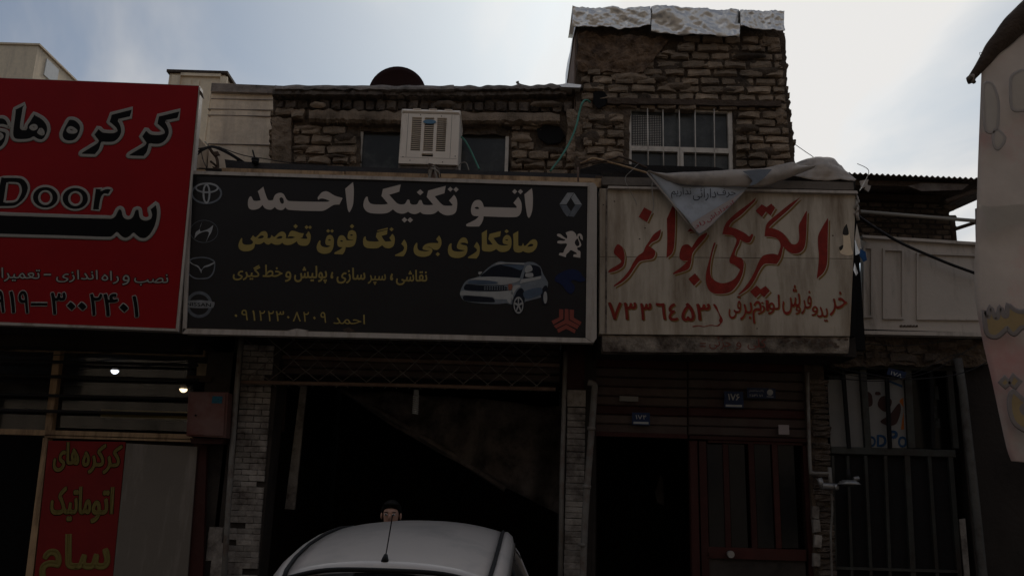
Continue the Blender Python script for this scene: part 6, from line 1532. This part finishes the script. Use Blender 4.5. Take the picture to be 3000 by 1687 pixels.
# ================================================================== car parked nose-in
t = thing('parked_car', 'silver white hatchback parked nose-in before the garage, only its roof in view', 'car', (-0.52, 4.9, -0.13))
car_yaw = R(-2.0); cx0, cy0 = -0.555, 3.2
def cpos(x, y, z): # car space: x right, y forward from the rear bumper, z up from the ground
    X = x * math.cos(car_yaw) - y * math.sin(car_yaw) * -1 * -1; Yv = x * math.sin(car_yaw) + y * math.cos(car_yaw)
    x = x * 0.875
    X = x * math.cos(car_yaw) - y * math.sin(car_yaw)
    return Vector((cx0 + X, cy0 + Yv, z + (0.12 if z > 0.95 else 0.12 * max(0, (z - 0.35)) / 0.6) - 0.13))
def loft(secs, name, m, parent, close=True, smooth=True, cap=True):
    b = MB(); n = len(secs[0]); vs = [cpos(*p) for s_ in secs for p in s_]; fs = []
    for i in range(len(secs) - 1):
        for k in range(n if close else n - 1):
            fs.append((i*n+k, i*n+(k+1) % n, (i+1)*n+(k+1) % n, (i+1)*n+k))
    if cap and close: fs += [tuple(range(n))[::-1], tuple((len(secs)-1)*n+k for k in range(n))]
    return b.add(vs, fs, smooth).build(name, m, parent)
def bodysec(y, hw, z0, z1):
    r = 0.10; o = []
    for (sx_, z_, f_) in ((-1, z0+r, 0.94), (-1, (z0+z1)/2, 1.0), (-1, z1-r, 0.965), (-1, z1-0.02, 0.90), (-1, z1, 0.6), (1, z1, 0.6), (1, z1-0.02, 0.90), (1, z1-r, 0.965), (1, (z0+z1)/2, 1.0), (1, z0+r, 0.94), (1, z0, 0.86), (-1, z0, 0.86)):
        o.append((sx_*hw*f_, y, z_))
    return o
loft([bodysec(*a) for a in ((0, 0.62, 0.42, 0.80), (0.06, 0.76, 0.32, 0.92), (0.3, 0.82, 0.26, 0.97), (0.9, 0.845, 0.22, 1.0), (1.8, 0.85, 0.20, 0.99), (2.8, 0.84, 0.20, 0.97), (3.4, 0.82, 0.22, 0.88), (3.75, 0.76, 0.28, 0.78), (3.88, 0.62, 0.36, 0.62))], 'body', M['carpaint'], t)
# roof panel profile: (y, z crown, half width)
RP = [(0.80, 1.352, 0.505), (0.88, 1.380, 0.52), (1.05, 1.425, 0.53), (1.3, 1.470, 0.535), (1.6, 1.506, 0.535), (1.95, 1.530, 0.53), (2.3, 1.528, 0.52), (2.55, 1.505, 0.51), (2.65, 1.485, 0.50)]
def roofsec(y, z, hw, dz=0.0, grow=0.0):
    o = []
    for k in range(17):
        s_ = -1 + 2*k/16
        o.append((s_*(hw+grow), y, z - 0.055 * abs(s_)**2.4 + dz))
    return o
up_ = [roofsec(*a) for a in RP]; dn_ = [roofsec(y, z, hw, -0.03) for y, z, hw in RP]
loft([u + d[::-1] for u, d in zip(up_, dn_)], 'roof', M['carpaint'], t)
for s_ in (-1, 1):
    strip = [cpos(s_*(hw+0.012), y, z - 0.052) for y, z, hw in RP]
    MB().tube(strip, 0.010, seg=6).build('roof_seal', M['rubber'], t)
    # door frame / cant rail outside the seal, sweeping down to the belt line at both ends
    rail = [(0.22, 0.98, 0.72), (0.38, 1.08, 0.67), (0.56, 1.19, 0.615), (0.70, 1.262, 0.575)] + [(y, z - 0.075, hw + 0.045) for y, z, hw in RP] + [(2.9, 1.33, 0.60), (3.15, 1.12, 0.70), (3.3, 0.98, 0.75)]
    secs = []
    for y, z, x_ in rail:
        secs.append([(s_*(x_-0.03), y, z+0.02), (s_*(x_+0.0), y, z+0.022), (s_*(x_+0.035), y, z-0.005), (s_*(x_+0.05), y, z-0.06), (s_*(x_+0.01), y, z-0.06), (s_*(x_-0.03), y, z-0.02)])
    loft(secs, 'pillar_rail', M['carpaint'], t)
    MB().tube([cpos(s_*(x_+0.052), y, z-0.045) for y, z, x_ in rail[1:-2]], 0.006, seg=5).build('window_trim', M['chrome'], t)
    # side glass
    g = [cpos(s_*0.70, 0.45, 0.96), cpos(s_*0.795, 3.0, 0.98), cpos(s_*0.57, 2.5, 1.38), cpos(s_*0.55, 2.0, 1.42), cpos(s_*0.55, 1.1, 1.33), cpos(s_*0.57, 0.75, 1.20)]
    b = MB(); b.add(g + [p + Vector((-s_*0.006, 0, 0)) for p in g], [tuple(range(6)), tuple(range(6, 12))[::-1]] + [(i, (i+1) % 6, 6+(i+1) % 6, 6+i) for i in range(6)]); b.build('side_window', M['darkglass'], t)
    b = MB(); b.tube([cpos(s_*0.78, 1.7, 0.98), cpos(s_*0.555, 1.62, 1.40)], 0.02, seg=6); b.build('door_pillar', M['rubber'], t)
    # mirror
    b = MB(); b.tube([cpos(s_*0.86, 2.7, 1.0), cpos(s_*0.93, 2.72, 1.03), cpos(s_*1.03, 2.72, 1.03)], 0.06, seg=10); b.build('wing_mirror', M['carpaint'], t)
    for yw in (0.72, 3.15):
        c0 = cpos(s_*0.80, yw, 0.31); ax = (cpos(1, yw, 0.31) - cpos(0, yw, 0.31))
        wl_ = MB().tube([c0 - ax*0.10, c0 - ax*0.09, c0 + ax*0.09, c0 + ax*0.10], 0.30, seg=26).build('wheel', M['rubber'], t)
        MB().tube([c0 + ax*0.101*s_, c0 + ax*0.108*s_], 0.19, seg=20).build('rim', M['gal'], wl_)
    # tail lamps
    p_ = [cpos(s_*0.70, 0.02, 0.72), cpos(s_*0.55, -0.01, 0.72), cpos(s_*0.55, 0.0, 0.88), cpos(s_*0.74, 0.06, 0.93)]
    b = MB(); b.add([p - Vector((0, 0.03, 0)) for p in p_] + [p + Vector((0, 0.1, 0)) for p in p_], [(0,1,2,3), (7,6,5,4)] + [(i, (i+1) % 4, 4+(i+1) % 4, 4+i) for i in range(4)]); b.build('tail_lamp', M['redlight'], t)
# rear glass (grid, slightly domed), tailgate top spoiler edge and windscreen
def glass_grid(bot, top, name, m):
    b = MB(); vs = []; nx, ny = 14, 6
    for j in range(ny+1):
        v = j/ny
        for i in range(nx+1):
            s_ = -1+2*i/nx
            hw = bot[2]+(top[2]-bot[2])*v; y = bot[0]+(top[0]-bot[0])*v; z = bot[1]+(top[1]-bot[1])*v
            sg = 1 if top[0] > bot[0] else -1
            vs.append(cpos(s_*hw, y + sg*0.05*(abs(s_)**2) - sg*0.03*math.sin(v*math.pi), z - 0.05*abs(s_)**2.4*v + 0.015*math.sin(v*math.pi)))
    fs = [(j*(nx+1)+i, j*(nx+1)+i+1, (j+1)*(nx+1)+i+1, (j+1)*(nx+1)+i) for j in range(ny) for i in range(nx)]
    o = b.add(vs, fs, True).build(name, m, t); o.modifiers.new('s', 'SOLIDIFY').thickness = 0.005; return o
glass_grid((0.28, 0.98, 0.67), (0.775, 1.335, 0.50), 'rear_window', M['darkglass'])
glass_grid((3.35, 0.97, 0.73), (2.67, 1.475, 0.50), 'windscreen', M['darkglass'])
MB().tube([cpos(*p) for p in curvept([(-0.50, 0.80, 1.298), (-0.3, 0.785, 1.338), (0, 0.78, 1.346), (0.3, 0.785, 1.338), (0.50, 0.80, 1.298)], 5)], 0.011, seg=6).build('rear_seal', M['rubber'], t)
# high brake-light lip inside the rear glass edge
b = MB(); b.add([cpos(-0.36, 0.60, 1.262), cpos(0.38, 0.60, 1.262), cpos(0.42, 0.68, 1.305), cpos(-0.40, 0.68, 1.305)] + [cpos(-0.36, 0.64, 1.25), cpos(0.38, 0.64, 1.25), cpos(0.42, 0.72, 1.29), cpos(-0.40, 0.72, 1.29)], [(0,1,2,3),(7,6,5,4),(0,4,5,1),(1,5,6,2),(2,6,7,3),(3,7,4,0)]); b.build('spoiler_lip', M['carpaint'], t)
# aerial
an = MB().tube([cpos(-0.02, 0.88, 1.372), cpos(-0.02, 0.885, 1.39), cpos(-0.02, 0.895, 1.405)], 0.020, taper=0.009, seg=12).build('aerial_base', M['rubber'], t)
MB().tube([cpos(-0.02, 0.895, 1.405), cpos(0.010, 0.80, 1.50), cpos(0.035, 0.72, 1.585)], 0.0028, seg=6).build('aerial', M['cable'], an)
# licence plate, bumper line
b = MB(); q = [cpos(-0.26, -0.012, 0.55), cpos(0.26, -0.012, 0.55), cpos(0.26, -0.005, 0.66), cpos(-0.26, -0.005, 0.66)]
b.add(q + [p + Vector((0, 0.03, 0)) for p in q], [(0,1,2,3), (7,6,5,4)] + [(i, (i+1) % 4, 4+(i+1) % 4, 4+i) for i in range(4)]); b.build('licence_plate', M['platewhite'], t)

# ================================================================== person standing behind the car
pr = thing('person', 'person with dark hair in a grey shirt standing in the garage behind the car roof', 'person', (-0.965, 7.5, -0.13))
BX, BY = -0.965, 7.5
Hh = 1.76
def skin_fig(name, verts, edges, m, parent, lvl=2):
    me = bpy.data.meshes.new(name); me.from_pydata([v[0] for v in verts], edges, [])
    o = bpy.data.objects.new(name, me); C.objects.link(o); o.parent = parent; OFF[o] = OFF.get(parent)
    md = o.modifiers.new('skin', 'SKIN'); md.use_smooth_shade = True
    for i, v in enumerate(verts): me.skin_vertices[0].data[i].radius = (v[1], v[2] if len(v) > 2 else v[1])
    me.skin_vertices[0].data[0].use_root = True
    o.modifiers.new('sub', 'SUBSURF').levels = lvl; o.modifiers['sub'].render_levels = lvl
    me.materials.append(m)
    return o
k = Hh / 1.75
V = [((0,0,0.95*k),0.13,0.10), ((0,0,1.12*k),0.125,0.09), ((0,0,1.30*k),0.14,0.10), ((0,0,1.44*k),0.085,0.07), ((0,-0.01,1.50*k),0.052,0.055), ((0,-0.025,1.56*k),0.060,0.070), ((0,-0.03,1.63*k),0.074,0.090), ((0,-0.025,1.69*k),0.068,0.082)]
E = [(i, i+1) for i in range(7)]
for s_ in (-1, 1):
    n0 = len(V)
    V += [((s_*0.17,0,1.40*k),0.055), ((s_*0.21,0.01,1.26*k),0.046), ((s_*0.235,0.02,1.12*k),0.038), ((s_*0.245,-0.01,0.98*k),0.033), ((s_*0.25,-0.03,0.86*k),0.024), ((s_*0.252,-0.035,0.81*k),0.036,0.018), ((s_*0.252,-0.04,0.775*k),0.034,0.016)]
    E += [(3, n0)] + [(n0+i, n0+i+1) for i in range(6)]
    for fi, (dy, ln) in enumerate(((-0.028, 0.065), (-0.010, 0.075), (0.010, 0.070), (0.027, 0.055))):
        f0 = len(V); V += [((s_*0.252, -0.04+dy, (0.755)*k), 0.0085), ((s_*0.247, -0.045+dy, (0.755-ln*0.5)*k), 0.0080), ((s_*0.236, -0.048+dy, (0.755-ln)*k), 0.0070)]
        E += [(n0+6, f0), (f0, f0+1), (f0+1, f0+2)]
    f0 = len(V); V += [((s_*0.243, -0.072, 0.80*k), 0.010), ((s_*0.232, -0.085, 0.765*k), 0.0085)]; E += [(n0+5, f0), (f0, f0+1)]
    l0 = len(V)
    V += [((s_*0.09,0,0.90*k),0.085), ((s_*0.10,0,0.70*k),0.075), ((s_*0.105,0,0.50*k),0.055), ((s_*0.108,0.02,0.30*k),0.052), ((s_*0.11,0.02,0.09*k),0.036), ((s_*0.11,-0.04,0.05*k),0.040,0.035), ((s_*0.115,-0.14,0.035*k),0.036,0.026)]
    E += [(0, l0)] + [(l0+i, l0+i+1) for i in range(6)]
body = skin_fig('body', V, E, M['skin'], pr)
hz = 1.635 * k
def ellipsoid(name, c0, r_, m, parent, seg=16, cut=None):
    b = MB(); vs = []; nr = 10
    for j in range(nr+1):
        ph_ = math.pi*j/nr
        for q in range(seg):
            th_ = 2*math.pi*q/seg; v = Vector((math.sin(ph_)*math.cos(th_)*r_[0], math.sin(ph_)*math.sin(th_)*r_[1], math.cos(ph_)*r_[2]))
            if cut: v = cut(v)
            vs.append(Vector(c0) + v + OFF[pr])
    fs = [(j*seg+q, j*seg+(q+1) % seg, (j+1)*seg+(q+1) % seg, (j+1)*seg+q) for j in range(nr) for q in range(seg)]
    return b.add(vs, fs, True).build(name, m, parent)
def hc(v):
    if v.y < -0.02 and v.z < 0.035: v = Vector((v.x*0.8, max(v.y, -0.06), max(v.z, 0.0) + 0.03))
    return v
ellipsoid('hair', (0, -0.022, hz + 0.022), (0.088, 0.104, 0.096), M['hair'], pr, 20, hc)
ellipsoid('nose', (0, -0.122, hz - 0.025), (0.014, 0.022, 0.026), M['skin'], pr)
for s_ in (-1, 1):
    ellipsoid('ear', (s_*0.080, -0.018, hz - 0.015), (0.010, 0.020, 0.030), M['skin'], pr)
    ellipsoid('eye', (s_*0.032, -0.104, hz - 0.004), (0.014, 0.010, 0.009), M['platewhite'], pr)
    ellipsoid('iris', (s_*0.032, -0.1125, hz - 0.004), (0.006, 0.003, 0.006), M['hair'], pr)
    ellipsoid('eyebrow', (s_*0.034, -0.108, hz + 0.016), (0.020, 0.006, 0.004), M['hair'], pr)
ellipsoid('mouth', (0, -0.108, hz - 0.062), (0.024, 0.008, 0.007), mat('lips', (0.22, 0.09, 0.07), 0.5, 0.1, 20, 0), pr)
SV = [((0,0,0.90*k),0.150,0.118), ((0,0,1.12*k),0.142,0.108), ((0,0,1.31*k),0.155,0.118), ((0,0,1.43*k),0.095,0.082)]
SE = [(0,1),(1,2),(2,3)]
for s_ in (-1, 1):
    n0 = len(SV); SV += [((s_*0.17,0,1.40*k),0.070), ((s_*0.21,0.01,1.26*k),0.062), ((s_*0.235,0.02,1.12*k),0.052), ((s_*0.245,-0.01,0.98*k),0.047), ((s_*0.25,-0.025,0.89*k),0.038)]
    SE += [(3, n0)] + [(n0+i, n0+i+1) for i in range(4)]
skin_fig('shirt', SV, SE, M['shirt'], pr)
TV = [((0,0,0.97*k),0.140,0.108)]; TE = []
for s_ in (-1, 1):
    n0 = len(TV); TV += [((s_*0.09,0,0.88*k),0.105), ((s_*0.10,0,0.70*k),0.092), ((s_*0.105,0,0.50*k),0.074), ((s_*0.108,0.02,0.30*k),0.068), ((s_*0.11,0.02,0.10*k),0.060)]
    TE += [(0, n0)] + [(n0+i, n0+i+1) for i in range(4)]
skin_fig('trousers', TV, TE, M['trousers'], pr)
for s_ in (-1, 1):
    skin_fig('shoe', [((s_*0.11, 0.03, 0.05*k), 0.045, 0.05), ((s_*0.113, -0.05, 0.042*k), 0.046, 0.040), ((s_*0.116, -0.15, 0.036*k), 0.042, 0.033)], [(0,1),(1,2)], M['rubber'], pr, 1)
